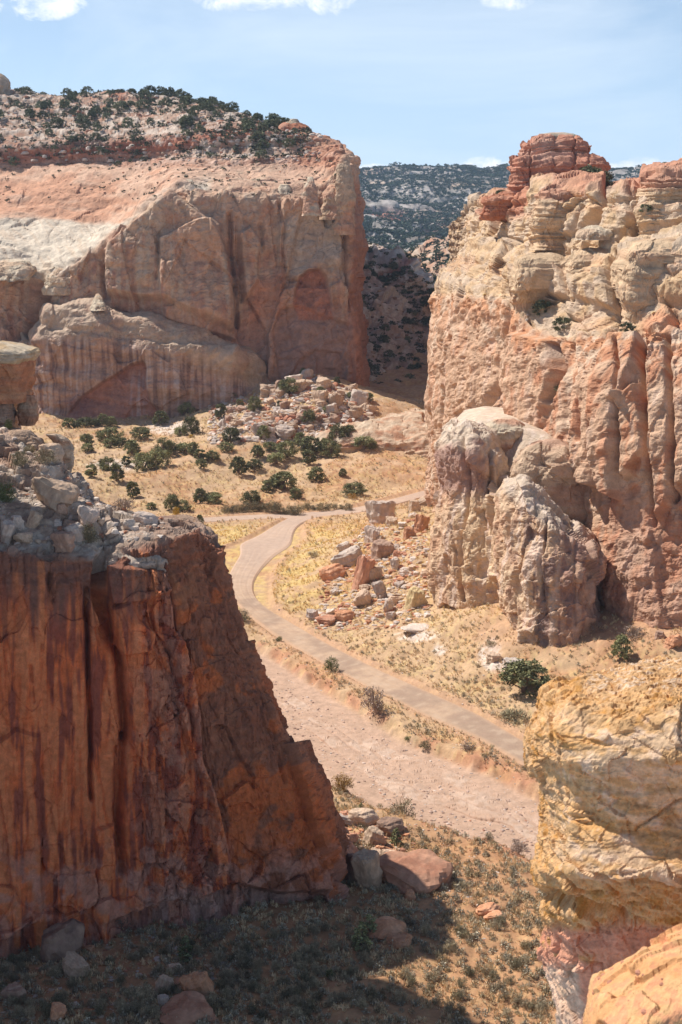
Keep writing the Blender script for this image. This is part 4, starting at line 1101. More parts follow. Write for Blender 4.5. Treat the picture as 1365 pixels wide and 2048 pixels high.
# unseen block added outside the left edge, to throw shade over the bottom flat
def shoulder():
    ring = [(-50,118),(-47,132),(-49,146),(-54,158),(-70,166),(-100,166),(-125,150),(-125,120),(-100,104),(-65,106),(-50,118)]
    rows_ = []
    for z, k in ((-3, 1.06), (30, 1.0), (60, .99), (85, .98), (100, .96), (104, .85), (106, .4), (106, .05)):
        rows_.append([(-86 + (x + 86) * k, 136 + (y - 136) * k, z) for x, y in ring])
    C = upsample(upsample(np.array(rows_, float), 0, [10, 10, 10, 8, 4, 6, 6]), 1, [10] * 10)
    g = Grid(); g.P = C; g.wrap = False; g.flip = False; g.N = normals(C)
    if ((g.P - np.array([-86, 136, 50])) * g.N).sum(-1).mean() < 0: g.N = -g.N
    g.pu, g.pv = project(g.P); displace(g, facets(C, 8, 8, 20, 951, 1.2, .1) * 1.5 + fbm(sc(C, 4), 3, 952))
    g.col = mixc(np.ones(C.shape) * np.array([.47, .22, .13]), (.32, .15, .1), ss(0, .3, fbm(sc(C, 3, 3, 20), 3, 953)))
    return g
tag(build('cliff', [G_nl, shoulder()] + rimb, M_near), kind='structure')  # near cliff, with the unseen shadow block joined to it
tag(build('rock_stack', stack, M_near), 'stack of orange blocks under a flat pale caprock, on the bench at the left edge', 'rock outcrop')

# ---- the rim rock close to the camera
def rim_rock():
    rows_ = []
    prof = [  # py, pxL, dY
        (1326, 1300, 2.0), (1340, 1225, 1.6), (1352, 1190, 1.3), (1372, 1118, 1.0), (1392, 1085, .75), (1420, 1082, .45), (1470, 1056, .25), (1520, 1062, .15), (1560, 1080, .2),
        (1640, 1090, .2), (1700, 1074, .1), (1745, 1066, 0), (1800, 1078, .1), (1835, 1084, .18), (1850, 1086, .25), (1900, 1090, .28), (1960, 1102, .3), (2050, 1124, .35), (2400, 1180, .8), (3200, 1260, 1.5)]
    for py, pl, dY in prof[::-1]:
        rows_.append([(pl + 30, py, 14.6), (pl + 12, py, 12.6 + dY), (pl, py, 11.3 + dY), (pl + 14, py, 10.7 + dY), (pl + 60, py + 2, 10.35 + dY), (pl + 150, py, 10.1 + dY), (pl + 300, py - 4, 9.9 + dY), (pl + 600, py - 10, 9.7 + dY), (pl + 1100, py - 20, 9.5 + dY)])
    # flat top running back
    last = rows_[-1]
    rows_.append([(x + 10, y - 3, Y + 1.0) for x, y, Y in last]); rows_.append([(x + 40, y + 6, Y + 2.6) for x, y, Y in last]); rows_.append([(x + 60, y + 420, Y + 3.0) for x, y, Y in last])
    g = patch(rows_, 2.5, 1.6, 1.6, 150, l3=.5)
    P = g.P; u, v = g.pu, g.pv; z = P[..., 2]
    f1 = facets(P, .5, .5, .32, 801, 1.0, .1, .4); f2 = facets(P, .16, .16, .12, 802, 1.1, .15, .4); f3 = facets(P, .05, .05, .045, 803, 1.0, .1)
    low = ss(1840, 1870, v)
    slopez = z - .12 * P[..., 0]
    crumb = np.clip(ss(1460, 1400, v + 60 * perlin(sc(P, .5), 4)) + ss(1150, 1080, u + 40 * perlin(sc(P, .3), 9)) + ss(1740, 1800, v) * ss(1900, 1840, v), 0, 1)
    d = f1 * .032 + facets(P, .28, .28, .2, 808, 1.3, .05, .1) * .018 + plates(sc(P, .7, .7, .4), 5, 809) * .04 + f2 * (.005 + .014 * crumb) + f3 * (.0015 + .004 * crumb) + fbm(sc(P, .35, .35, .2), 6, 804, .55) * (.012 + .018 * crumb) + strata(slopez + .03 * fbm(sc(P, .3), 3, 7), .13, 805, 1.8) * .012
    d = d + np.abs(fbm(sc(P, .10), 5, 806, .6)) * -.016 * crumb
    for pts, w, dp in (([(1190,1752),(1240,1768),(1300,1760),(1365,1770)],3.5,.06),([(1085,1790),(1110,1800),(1160,1810),(1250,1845)],11,.13),([(1120,1750),(1170,1790),(1200,1790)],4,.05),([(1150,1880),(1150,1930),(1130,1960)],4,.05),([(1115,1850),(1112,1940)],5,.05),
                       ([(1200,1620),(1240,1600)],3,.02),([(1270,1655),(1300,1640),(1365,1600)],3,.03)):
        d = d - dp * np.exp(-(seg_dist(u + 5 * perlin(sc(P, .1), 5), v + 5 * perlin(sc(P, .1), 6), pts) / w) ** 2)
    displace(g, d * 1.15, False)
    n1 = fbm(sc(P, .6, .6, .16), 5, 810); n2 = fbm(sc(P, .14, .14, .10), 5, 815, .6); n3 = fbm(sc(P, .04), 3, 820)
    c = np.ones(P.shape) * np.array([.59, .37, .20])
    c = mixc(c, (.54, .30, .13), ss(-.05, .3, n2 + crumb * .25) * .8)
    pale = ss(-.15, .2, n1 + .35 * np.exp(-((v - 1530) / 130) ** 2) + .5 * n2 - .1) * (1 - crumb * .75)
    c = mixc(c, (.66, .485, .34), pale * .65)
    c = mixc(c, (.55, .42, .33), ss(.1, .45, n2 - n1 * .3) * pale * .5)
    c = mixc(c, (.76, .64, .52), ss(1400, 1375, v) * ss(-.1, .3, n2) * ss(1150, 1200, u) * .7)
    c = mixc(c, (.36, .18, .06), ss(.2, .5, n2 + n3 * .4) * crumb * .8)
    c = mixc(c, (.56, .27, .19), low * ss(-.5, 0, n1 + .3) * .85)
    c = mixc(c, (.62, .46, .34), low * ss(1925, 1950, v + 30 * n1) * ss(1165, 1150, u) * .8)
    c *= (1 + .28 * n3 + .15 * n2)[..., None]
    g.col = c
    return g
M_close = mat_rock('sandstone_close', [7.0, 30.0, 90.0], .14, .8, .03)
tag(build('rim_rock', [rim_rock()], M_close), 'rough golden sandstone rim rock filling the right foreground', 'rock outcrop')
def apron():
    ed = [(1990, 1170), (1960, 1190), (1935, 1215), (1905, 1265), (1880, 1320), (1862, 1365), (1840, 1460)]
    rows_ = []
    e = [(1166,2060),(1176,1990),(1196,1955),(1235,1925),(1290,1892),(1345,1868),(1400,1850),(1700,1760)]
    rows_.append([(x + 30, y + 1500, 8.0) for x, y in e])
    rows_.append([(x + 10, y + 500, 6.6) for x, y in e])
    rows_.append([(x + 24, y + 150, 6.9) for x, y in e])
    rows_.append([(x + 6, y + 30, 7.5) for x, y in e])
    rows_.append([(x, y, 8.3) for x, y in e])
    rows_.append([(x + 10, y + 60, 9.0) for x, y in e])
    rows_.append([(x + 60, y + 700, 9.2) for x, y in e])
    g = patch(rows_, 2.8, 2.0, 2.0, 200, l3=.4)
    P = g.P
    d = facets(P, .4, .4, .25, 831, 1, .1, .4) * .04 + facets(P, .12, .12, .1, 832, 1.1, .1, .4) * .008 + fbm(sc(P, .15), 5, 833, .6) * .012
    displace(g, d)
    n1 = fbm(sc(P, .3), 4, 835); n2 = fbm(sc(P, .07), 4, 838)
    c = np.ones(P.shape) * np.array([.60, .33, .17]); c = mixc(c, (.60, .37, .20), ss(-.1, .3, n1)); c = mixc(c, (.52, .24, .15), ss(.1, .4, n2 + n1 * .3) * .7)
    g.col = c * (1 + .15 * n2)[..., None]
    return g
G_ap = apron()
tag(build('rock_apron', [G_ap], M_close), 'orange sandy rock shelf in the bottom right corner, nearest of all', 'rock outcrop')
# ------------------------------------------------------------------ plants
def tube(pts, rad, k=6):
    pts = np.array(pts, float); V = []; F = []
    for i, p in enumerate(pts):
        d = pts[min(i + 1, len(pts) - 1)] - pts[max(i - 1, 0)]; d /= np.linalg.norm(d) + 1e-9
        a = np.cross(d, [.3, .9, .2]); a /= np.linalg.norm(a); b = np.cross(d, a)
        for j in range(k):
            t = 2 * math.pi * j / k; V.append(p + rad[i] * (math.cos(t) * a + math.sin(t) * b))
    for i in range(len(pts) - 1):
        for j in range(k):
            F.append([i * k + j, i * k + (j + 1) % k, (i + 1) * k + (j + 1) % k, (i + 1) * k + j])
    return np.array(V), np.array(F)

def join(parts):
    V = []; F = []; o = 0
    for v, f in parts:
        V.append(v); F.append(f + o); o += len(v)
    return np.concatenate(V), np.concatenate(F)

def leaves(C, size, rng, flat=.5):
    """one small triangle pair (a quad) round every centre"""
    n = len(C)
    a = rng.normal(size=(n, 3)); a /= np.linalg.norm(a, axis=1, keepdims=True)
    b = np.cross(a, rng.normal(size=(n, 3))); b /= np.linalg.norm(b, axis=1, keepdims=True)
    s = size * rng.uniform(.55, 1.25, (n, 1))
    V = np.stack([C - a * s, C - b * s * .55, C + a * s, C + b * s * .55], 1).reshape(-1, 3)
    return V, np.arange(n * 4).reshape(-1, 4)

def crown_mesh(name, rng, H, W, mat, nclump, nleaf, leaf, shape='round', base=.12):
    cl = []
    for k in range(nclump):
        t = rng.uniform(0, 2 * math.pi); h = rng.uniform(0, 1) ** .8
        if shape == 'cone': R = W * .5 * (1 - h) ** .7 + .04 * W
        elif shape == 'round': R = W * .5 * math.sqrt(max(0, 1 - (1.55 * h - .6) ** 2))
        else: R = W * .5 * math.sqrt(max(0, 1 - h * h))
        r = R * rng.uniform(.25, 1) ** .5
        cl.append([r * math.cos(t), r * math.sin(t), H * (base + (1 - base) * h * .92), W * rng.uniform(.09, .17)])
    cl = np.array(cl); C = []; B = []
    for x, y, z, rr in cl:
        d = rng.normal(size=(nleaf, 3)); d /= np.linalg.norm(d, axis=1, keepdims=True)
        C.append(np.array([x, y, z]) + d * rr * rng.uniform(.35, 1.1, (nleaf, 1)) * np.array([1, 1, .8]))
        B.append(np.full(nleaf, rng.uniform(.75, 1.3)))
    C = np.concatenate(C); C[:, 2] = np.maximum(C[:, 2], .05); V, F = leaves(C, leaf, rng)
    c = np.repeat(np.concatenate(B) * rng.uniform(.6, 1.45, len(C)), 4)[:, None] * np.array([[1, 1, 1.0]])
    c = np.clip(c * .6, 0, 1)
    return mesh_np(name, V, F, mat, c), cl

def trunk_mesh(name, rng, H, W, cl, mat):
    p = [tube([(0, 0, -.4), (.05 * W, .02, H * .15), (-.04 * W, .05 * W, H * .4), (.02, 0, H * .7)], [.06 * W, .045 * W, .03 * W, .012 * W])]
    for k in rng.choice(len(cl), min(7, len(cl)), replace=False):
        x, y, z, r = cl[k]
        p.append(tube([(0, 0, H * .08), (x * .45, y * .45, z * .45 + .05 * H), (x, y, z)], [.03 * W, .022 * W, .008 * W], 5))
    V, F = join(p)
    return mesh_np(name, V, F, mat)

def blades(name, rng, H, W, mat, n, wid, spread=1.0, lean=.6):
    """radial stems and narrow leaves of a bush or tuft"""
    t = rng.uniform(0, 2 * math.pi, n); l = rng.uniform(.5, 1, n)
    el = rng.uniform(.15, 1, n) ** .8 * math.pi / 2
    d = np.stack([np.cos(t) * np.cos(el) * W / 2, np.sin(t) * np.cos(el) * W / 2, np.sin(el) * H], -1) * l[:, None]
    root = np.stack([np.cos(t), np.sin(t), 0 * t], -1) * (W * .18 * rng.uniform(0, 1, n))[:, None] + d * rng.uniform(0, .55, n)[:, None]
    tip = root * .4 + d
    s = np.cross(d, rng.normal(size=(n, 3))); s /= np.linalg.norm(s, axis=1, keepdims=True); s *= wid * rng.uniform(.6, 1.3, (n, 1))
    V = np.stack([root - s, root + s, tip + s * .5, tip - s * .5], 1).reshape(-1, 3)
    V[:, 2] = np.maximum(V[:, 2], -.05)
    c = np.repeat(rng.uniform(.4, .85, n), 4)[:, None] * np.ones((1, 3))
    return V, np.arange(n * 4).reshape(-1, 4), c

# leaf colours are multiplied with a per-leaf value of 0.3 to 0.9
L_jun = mat_leaf('juniper_leaf', (.37, .36, .17), .4)
L_far = mat_leaf('far_tree_leaf', (.24, .25, .14), .35)
L_sage = mat_leaf('sage_leaf', (.62, .50, .32), .3)
L_grey = mat_leaf('dry_twigs', (.50, .37, .29), .25)
L_green = mat_leaf('green_leaf', (.27, .29, .11), .25)
L_yel = mat_leaf('yellow_leaf', (.78, .50, .07), .2)
L_ora = mat_leaf('orange_leaf', (.62, .36, .10), .2)
L_dark = mat_leaf('dark_shrub_leaf', (.38, .32, .19), .25)
M_bark = mat_rock('bark', [4.0], .2, .3, .05, color=(.22, .15, .11))

JUN = []
for k in range(6):
    rng = np.random.default_rng(100 + k); H, W = [(1, 1.05), (1, .85), (1, 1.25), (1, .95), (1, .75), (1, 1.1)][k]
    cm, cl = crown_mesh('crown', rng, H, W, L_jun, 60, 62, .040, 'round', .10); JUN.append((cm, trunk_mesh('trunk', rng, H, W, cl, M_bark)))
CONE = []
for k in range(2):
    rng = np.random.default_rng(130 + k); cm, cl = crown_mesh('crown', rng, 1, .5, L_green if 0 else L_jun, 40, 36, .035, 'cone', .02); CONE.append((cm, trunk_mesh('trunk', rng, 1, .4, cl, M_bark)))
SMALLT = []
for k in range(4):
    rng = np.random.default_rng(140 + k); cm, cl = crown_mesh('small_tree', rng, 1, 1.15, L_far, 40, 30, .065, 'round', .05); SMALLT.append(cm)

def put(name, parts, loc, h, wz=1.0, rot=None):
    """parts: list of (part name, mesh); a thing scaled to height h"""
    rot = random.uniform(0, 6.28) if rot is None else rot
    if len(parts) == 1:
        o = link(name, parts[0][1])
    else:
        o = empty(name, loc)
        for pn, me in parts: link(pn, me, o)
    o.location = loc; o.rotation_euler = (0, 0, rot); o.scale = (h * wz, h * wz, h)
    return o

def gpos(px, py):
    x, y = ground_xy(np.array([float(px)]), np.array([float(py)]))
    z = surf(x, y)[0][0]
    return np.array([x[0], y[0], z])

def gpos_many(pts):
    pts = np.array(pts, float); x, y = ground_xy(pts[:, 0], pts[:, 1]); z = surf(x, y)[0]
    return np.stack([x, y, z], -1)

ORD = ['first','second','third','fourth','fifth','sixth','seventh','eighth','ninth','tenth','eleventh','twelfth','thirteenth','fourteenth','fifteenth','sixteenth','seventeenth','eighteenth']
def zone_trees(pts, where, group, cat='tree', name='juniper_tree'):
    pts = sorted(pts)
    L = gpos_many([(p[0], p[1]) for p in pts])
    for k, (p, l) in enumerate(zip(pts, L)):
        h = p[2] * l[1] / FPX * random.uniform(.85, 1.1); wz = (p[3] / p[2] if len(p) > 3 else random.uniform(.95, 1.25))
        cm, tm = JUN[(k * 5 + int(p[0])) % 6]
        o = put(name, [('trunk', tm), ('crown', cm)], l, h, wz)
        end = 'leftmost' if k == 0 else ('rightmost' if k == len(pts) - 1 else ORD[k] + ' from the left')
        tag(o, '%s of the junipers %s' % (end, where), cat, group)
zone_trees([(322,850,30,38),(298,826,27),(312,823,25),(268,826,26),(345,824,24),(374,828,22),(330,828,24)], 'close under the far left cliff wall', 'junipers at the foot of the far left cliff')
zone_trees([(139,858,18,30),(172,852,22,30),(206,852,26),(222,852,20,30),(235,830,18),(155,858,16,26),(190,852,16,30)], 'under the alcove of the far left cliff', 'junipers under the alcove')
zone_trees([(220,884,32,44),(174,894,24,26),(176,908,18,30),(222,900,20,30),(245,898,20,32),(264,916,32,38),(282,880,24,38)], 'on the slope left of the pale rock hump', 'junipers on the upper sandy slope')
zone_trees([(216,937,30,36),(287,940,36,38),(317,939,38,42),(234,966,40,44),(184,960,24,30),(266,990,32,34),(253,930,24,30)], 'on the sandy slope beyond the near left bench', 'junipers on the lower sandy slope')
zone_trees([(329,913,36,34),(384,871,38,30),(361,872,18,26),(369,907,24,34),(387,913,24,30),(400,925,24,34),(403,942,22,26),(425,924,22,34),(345,905,16,24)], 'around the pale rock hump in mid valley', 'junipers round the pale rock hump')
zone_trees([(463,887,36,40),(477,946,38,44),(509,935,24,32),(515,917,24,32),(553,927,24,36),(574,919,32,34),(528,879,26,30),(540,905,20,30),(452,905,20,30)], 'below the middle of the boulder slope', 'junipers below the boulder slope')
zone_trees([(601,889,28,32),(623,908,34,50),(617,932,32,44),(634,963,34,48),(677,887,40,42),(699,879,26,30),(661,914,32,34),(729,903,24,40),(742,904,16,26),(686,955,16,18),(650,890,18,24)], 'on the flat left of the slickrock shelf', 'junipers left of the slickrock shelf')
zone_trees([(710,987,30,46),(534,982,26,36),(569,982,34,52),(591,998,24,36),(504,1003,28,38),(401,1007,36,38),(429,1008,28,42),(343,1020,38,32),(364,1020,26,34),(400,1049,22,20),(303,1016,16,24),(552,978,28,30),(418,1003,24,30)], 'on the flat just beyond the road', 'junipers along the far side of the road')
zone_trees([(580,792,30,34),(509,825,34,28),(442,838,32,36),(480,816,20),(466,800,18,26),(618,844,28,30),(626,751,16,20),(642,792,16,20),(675,768,14,18),(737,806,16,30),(607,756,14,16),(560,812,14,20),(700,800,14,20),(655,826,16,22)], 'among the boulders of the rubble slope', 'junipers on the rubble slope')

for px, py, h, w_, lab, kind in [
  (1051,1386,66,96,'big spreading olive juniper on the slope below the right hand spur', 0), (1243,1335,50,44,'dark juniper in the shade behind the golden rim rock', 1),
  (793,1680,40,28,'small pointed juniper beside the red rubble pile, nearer the wash', 2), (851,1729,44,30,'small pointed juniper behind the long humped red rock', 2),
  (722,1627,20,13,'tiny pointed juniper in straw grass above the red rubble pile', 2), (722,1900,62,44,'dark pointed juniper right of the near cliff foot', 2), (740,1868,48,36,'pointed juniper just behind another at the near cliff foot', 2),
  (372,1912,54,38,'dark rounded juniper in the shade below the near red cliff', 2), (630,1600,20,22,'small green juniper tucked behind the sloping edge of the near cliff', 0)]:
    l = gpos(px, py); hh = h * l[1] / FPX * 1.03
    cm, tm = (CONE if kind == 2 else JUN)[kind % 2]
    tag(put('juniper_tree', [('trunk', tm), ('crown', cm)], l, hh, (w_ / h) * (1 if kind != 2 else 2.0)), lab, 'tree')

# trees on the surfaces of the cliffs and hills
def sample(g, m, n, seed):
    rng = np.random.default_rng(seed); idx = np.where(m.ravel())[0]
    k = rng.choice(idx, n)
    return g.P.reshape(-1, 3)[k], g.pu.ravel()[k], g.pv.ravel()[k]
u, v = G_fl.pu, G_fl.pv
area = (u > -10) & (u < 600) & (v < 335)
nz = fbm(sc(G_fl.P, 40), 3, 900)
dens = area & (((v < 262) & (nz > -.45)) | (RNG.random(u.shape) < .28)) & (np.interp(u, [0,100,300,400,470,540,600], [176,194,192,206,228,248,262]) < v + 2)
P_, pu_, pv_ = sample(G_fl, dens, 185, 901)
for k, (p, a, b) in enumerate(zip(P_, pu_, pv_)):
    o = put('juniper_tree', [('crown', SMALLT[k % 4])], p - np.array([0, 0, .2]), random.uniform(2.5, 4.8) * (1 if b < 262 else .8), random.uniform(1, 1.3))
    tag(o, 'dark juniper dotting the rocky top of the far left mesa', 'tree', 'junipers scattered over the far mesa top')
for k, px in enumerate([35,50,70,88,120,150,175,220,265,300,330,345,360,375,390,402,420,440,455,465]):
    py = float(np.interp(px, [0,60,120,165,300,400,470], [172,190,195,186,190,203,226])); p = pick(G_fl, px, py + 4)
    o = put('juniper_tree', [('crown', SMALLT[k % 4])], p, random.uniform(2.5, 4.8), 1.2)
    tag(o, 'dark juniper breaking the skyline of the far left mesa', 'tree', 'junipers along the far mesa skyline')
u, v = G_mid1.pu, G_mid1.pv
P_, _, _ = sample(G_mid1, (u > 715) & (u < 870) & (v > 510) & (v < 800), 75, 905)
for k, p in enumerate(P_):
    tag(put('juniper_tree', [('crown', SMALLT[k % 4])], p - np.array([0, 0, .2]), random.uniform(2.0, 4.2), 1.15), 'dark juniper on the shaded hillside seen through the gap', 'tree', 'junipers on the shaded hillside')
for k, (px, py, g, h, lab) in enumerate([(1120,655,G_rc,2.6,'green bush growing on the ledge halfway up the right cliff'), (1085,628,G_rc,3.0,'twisted grey juniper on the ledge halfway up the right cliff'),
  (990,470,G_rc,3.4,'olive juniper on the pale shoulder left of the upper blocks'), (1108,785,G_rc,1.8,'small green bush in a crack of the right cliff face'), (1255,668,G_rc,1.9,'low grey bush on the red lip of the right cliff'),
  (1180,362,G_rc,4.2,'dense dark bush at the right foot of the red butte'), (1205,366,G_rc,3.4,'yellow green bush right of the dense one below the red butte'), (1105,362,G_rc,2.2,'small bush in front of the red butte'),
  (1002,390,G_rc,2.2,'round bush on the dark red ledge left of the butte'), (1245,378,G_rc,3.0,'bush between the two upper blocks of the right cliff'), (1310,440,G_rc,1.5,'low grey bush on the upper right ledge'), (1150,362,G_rc,3.0,'dark bush nearest the base of the butte')]):
    p = pick(g, px, py)
    if py < 400: p = at(px, py + 6, p[1] + (8 if py < 380 else 0)); 
    tag(put('cliff_bush', [('crown', SMALLT[k % 4])], p - np.array([0, 0, .3]), h, 1.3), lab, 'bush')
for k, (px, lab) in enumerate([(1330, 'tiny tree on the very top right of the right cliff, left of two'), (1355, 'tiny tree on the very top right of the right cliff, right of two')]):
    tag(put('small_tree', [('trunk', JUN[k][1]), ('crown', JUN[k][0])], at(px, 337, 296), 1.3, 1.1), lab, 'tree')

def replicate(T, L, S, R, cf):
    """T = (V, F, c) template; L positions, S scales (n,3), R z rotations, cf colours (n,3)"""
    V, F, c = T; n = len(L)
    cs, sn = np.cos(R)[:, None], np.sin(R)[:, None]
    X = V[None, :, 0] * S[:, :1]; Y = V[None, :, 1] * S[:, 1:2]; Z = V[None, :, 2] * S[:, 2:3]
    W = np.stack([X * cs - Y * sn, X * sn + Y * cs, Z], -1) + L[:, None]
    FF = F[None] + (np.arange(n) * len(V))[:, None, None]
    CC = c[None] * cf[:, None]
    return W.reshape(-1, 3), FF.reshape(-1, F.shape[1]), CC.reshape(-1, 3)
def stuff(name, batches, mat, label=None):
    o = 0; V = []; F = []; C = []
    for v_, f_, c_ in batches:
        V.append(v_); F.append(f_ + o); C.append(c_); o += len(v_)
    return tag(link(name, mesh_np(name, np.concatenate(V), np.concatenate(F), mat, np.concatenate(C))), kind='stuff')
M_stuff = mat_rock('leafy_ground_cover', [2.0], .12, 0)
rng = np.random.default_rng(55)
# far-off woods on the mesa slopes
def wood_T(seed, nl=16):
    r = np.random.default_rng(seed); d = r.normal(size=(nl, 3)); d /= np.linalg.norm(d, axis=1, keepdims=True)
    C = d * np.array([.45, .45, .35]) + np.array([0, 0, .45]); V, F = leaves(C, .34, r)
    return V, F, np.repeat(r.uniform(.7, 1.2, nl), 4)[:, None] * np.ones((1, 3))
B = []
for (g, n, lo, hi, x0, x1, y0, y1, s) in ((G_mesa, 17000, 3.0, 6.0, 700, 1040, 344, 520, 1), (G_mesa, 3600, 3.5, 6.5, 1040, 1365, 344, 372, 2), (G_mesa, 3600, 3.5, 6.5, 700, 1365, 344, 362, 3), (G_mid2, 1500, 1.6, 3.6, 720, 960, 465, 640, 4)):
    nz = fbm(sc(g.P, 120 if g is G_mesa else 40), 3, 66) 
    P_, _, _ = sample(g, (g.pu > x0) & (g.pu < x1) & (g.pv > y0) & (g.pv < y1) & (nz > -.45), n, 910 + s)
    P_ = P_ + rng.normal(size=P_.shape) * np.array([5, 5, 0]) * (1 if g is G_mesa else .3) - np.array([0, 0, .8])
    sz = rng.uniform(lo, hi, (n, 1)); S = np.concatenate([sz * 1.1, sz * 1.1, sz], 1)
    cf = np.array([[.065, .085, .055]]) * rng.uniform(.7, 1.4, (n, 1))
    B.append(replicate(wood_T(s), P_, S, rng.uniform(0, 6.28, n), cf))
stuff('woodland', B, M_stuff)
B = []
for (g, n, lo, hi, m_, s) in ((G_fl, 1700, .7, 2.0, (G_fl.pu > -20) & (G_fl.pu < 620) & (G_fl.pv < 318), 11), (G_fl, 160, .5, 1.3, (G_fl.pu > -20) & (G_fl.pu < 690) & (G_fl.pv < 400) & (G_fl.pv > 318), 12),
                              (G_mid1, 700, .7, 1.9, (G_mid1.pu > 715) & (G_mid1.pu < 880) & (G_mid1.pv < 812), 13)):
    nz = fbm(sc(g.P, 14), 3, 67)
    P_, _, _ = sample(g, m_ & (nz > -.25), n, 930 + s)
    sz = rng.uniform(lo, hi, (n, 1)); S = np.concatenate([sz * 1.3, sz * 1.3, sz], 1)
    cf = lerp(np.array([[.085, .095, .05]]), np.array([[.17, .15, .10]]), rng.random((n, 1)))
    B.append(replicate(wood_T(s), P_ - np.array([0, 0, .15]), S, rng.uniform(0, 6.28, n), cf))
stuff('hillside_scrub', B, M_stuff)

# ------------------------------------------------------------------ ground cover
def blade_T(seed, H, W, n, wid):
    return blades('t', np.random.default_rng(seed), H, W, None, n, wid)
def scatter(n, seed, ylo, yhi, cond):
    r = np.random.default_rng(seed); Y = np.exp(r.uniform(math.log(ylo), math.log(yhi), n)); X = Y * r.uniform(-.27, .27, n)
    z, dr, dw = surf(X, Y)
    P = np.stack([X, Y, z], -1); pu, pv = project(P)
    Q = np.stack([X, Y, 0 * X], -1)
    k = cond(P, pu, pv, Q, dr, dw, r)
    return P[k], pu[k], pv[k], Q[k], r
def c_grass(P, pu, pv, Q, dr, dw, r):
    n2 = fbm(sc(Q, 6), 4, 35); n5 = fbm(sc(Q, 2.2), 3, 47)
    d = .55 + 1.1 * n2 + .9 * n5 + .35 * ss(1260, 1150, pv) * ss(1030, 1060, pv) - .25 * ss(1700, 1850, pv)
    return (dr > .7) & (dw > .6) & (r.random(len(P)) < d) & (pv > 800)
P_, pu_, pv_, Q_, r = scatter(130000, 1001, 100, 520, c_grass)
n = len(P_); f = ss(1300, 1150, pv_) * ss(1030, 1060, pv_)
s = r.uniform(.22, .62, (n, 1)) * (1 + .35 * ss(250, 420, P_[:, 1]))[:, None]
S = np.concatenate([s * 1.2, s * 1.2, s * .9], 1)
cf = lerp(np.array([[1.15, .86, .52]]), np.array([[1.4, 1.0, .42]]), (f * .8)[:, None]) * r.uniform(.7, 1.15, (n, 1))
gr = r.random(n) < .16; cf[gr] = np.array([.80, .70, .45]) * r.uniform(.7, 1.1, (gr.sum(), 1))
B = []
for t in range(3):
    k = np.arange(n) % 3 == t
    B.append(replicate(blade_T(40 + t, 1, 1.3, 11, .07), P_[k], S[k], r.uniform(0, 6.28, k.sum()), cf[k]))
stuff('grass', B, M_stuff)
def c_sage(P, pu, pv, Q, dr, dw, r):
    n2 = fbm(sc(Q, 14), 3, 61); n5 = fbm(sc(Q, 3.0), 3, 67)
    d = .12 + .55 * ss(1560, 1800, pv) + .8 * n2 + .5 * n5 - .45 * ss(1260, 1150, pv) * ss(1030, 1060, pv) + .12 * ss(1250, 1300, pv)
    return (dr > .9) & (dw > .7) & (r.random(len(P)) < d) & (pv > 830)
P_, pu_, pv_, Q_, r = scatter(27000, 1002, 100, 500, c_sage)
n = len(P_); s = (r.uniform(.45, 1.0, n) ** 1.4) * (.85 + .25 * ss(1500, 1900, pv_))
vis = (pu_ > 5) & (pu_ < 1090) & (pv_ < 2040) & (pv_ > 1560) & ~inpoly(pu_, pv_, [(0, 1000), (440, 1060), (700, 1790), (600, 1850), (250, 1850), (0, 1930)])
rank = np.where(vis, s / P_[:, 1], 0); big_ = np.zeros(n, bool); big_[np.argsort(-rank)[:230]] = True
SAGE = []
for t in range(4):
    rg = np.random.default_rng(170 + t); Vb, Fb, cb = blades('t', rg, .92, 1.35, None, 150, .010)
    CC_ = []; BB_ = []
    for q in range(34):
        tt = rg.uniform(0, 6.28); hh_ = rg.uniform(0, 1); rr_ = .56 * math.sqrt(1 - hh_ * hh_ * .8) * rg.uniform(.3, 1) ** .5
        dd = rg.normal(size=(22, 3)) * .075; CC_.append(dd + np.array([rr_ * math.cos(tt), rr_ * math.sin(tt), .12 + .72 * hh_])); BB_.append(np.full(22, rg.uniform(.7, 1.25)))
    C = np.concatenate(CC_); C[:, 2] = np.maximum(C[:, 2], .02); V2, F2 = leaves(C, .042, rg)
    c2 = np.repeat(np.concatenate(BB_) * rg.uniform(.45, .8, len(C)), 4)[:, None] * np.ones((1, 3))
    SAGE.append((np.concatenate([Vb, V2]), np.concatenate([Fb, F2 + len(Vb)]), np.concatenate([cb, c2])))
SM = {}
def bush_mesh(t, mat):
    if (t, mat.name) not in SM: SM[(t, mat.name)] = mesh_np('foliage', SAGE[t][0], SAGE[t][1], mat, SAGE[t][2])
    return SM[(t, mat.name)]
for k in np.where(big_)[0]:
    shade = pv_[k] > 1840
    o = put('sagebrush', [('foliage', bush_mesh(k % 4, L_sage if random.random() < .75 else L_dark))], P_[k] - np.array([0, 0, .03]), s[k], 1.0)
    tag(o, 'grey green sagebrush clump on the dim red flat along the bottom' if shade else 'low grey sagebrush clump on the straw coloured flat right of the near cliff', 'bush',
        'sagebrush on the dim flat' if shade else 'sagebrush on the sunlit flat')
k = ~big_; m = k.sum()
cf = lerp(np.array([[.66, .57, .41]]), np.array([[.58, .45, .27]]), (r.random(m) < .4)[:, None] * 1.0) * r.uniform(.65, 1.15, (m, 1))
S = np.stack([s[k], s[k], s[k]], -1); B = []
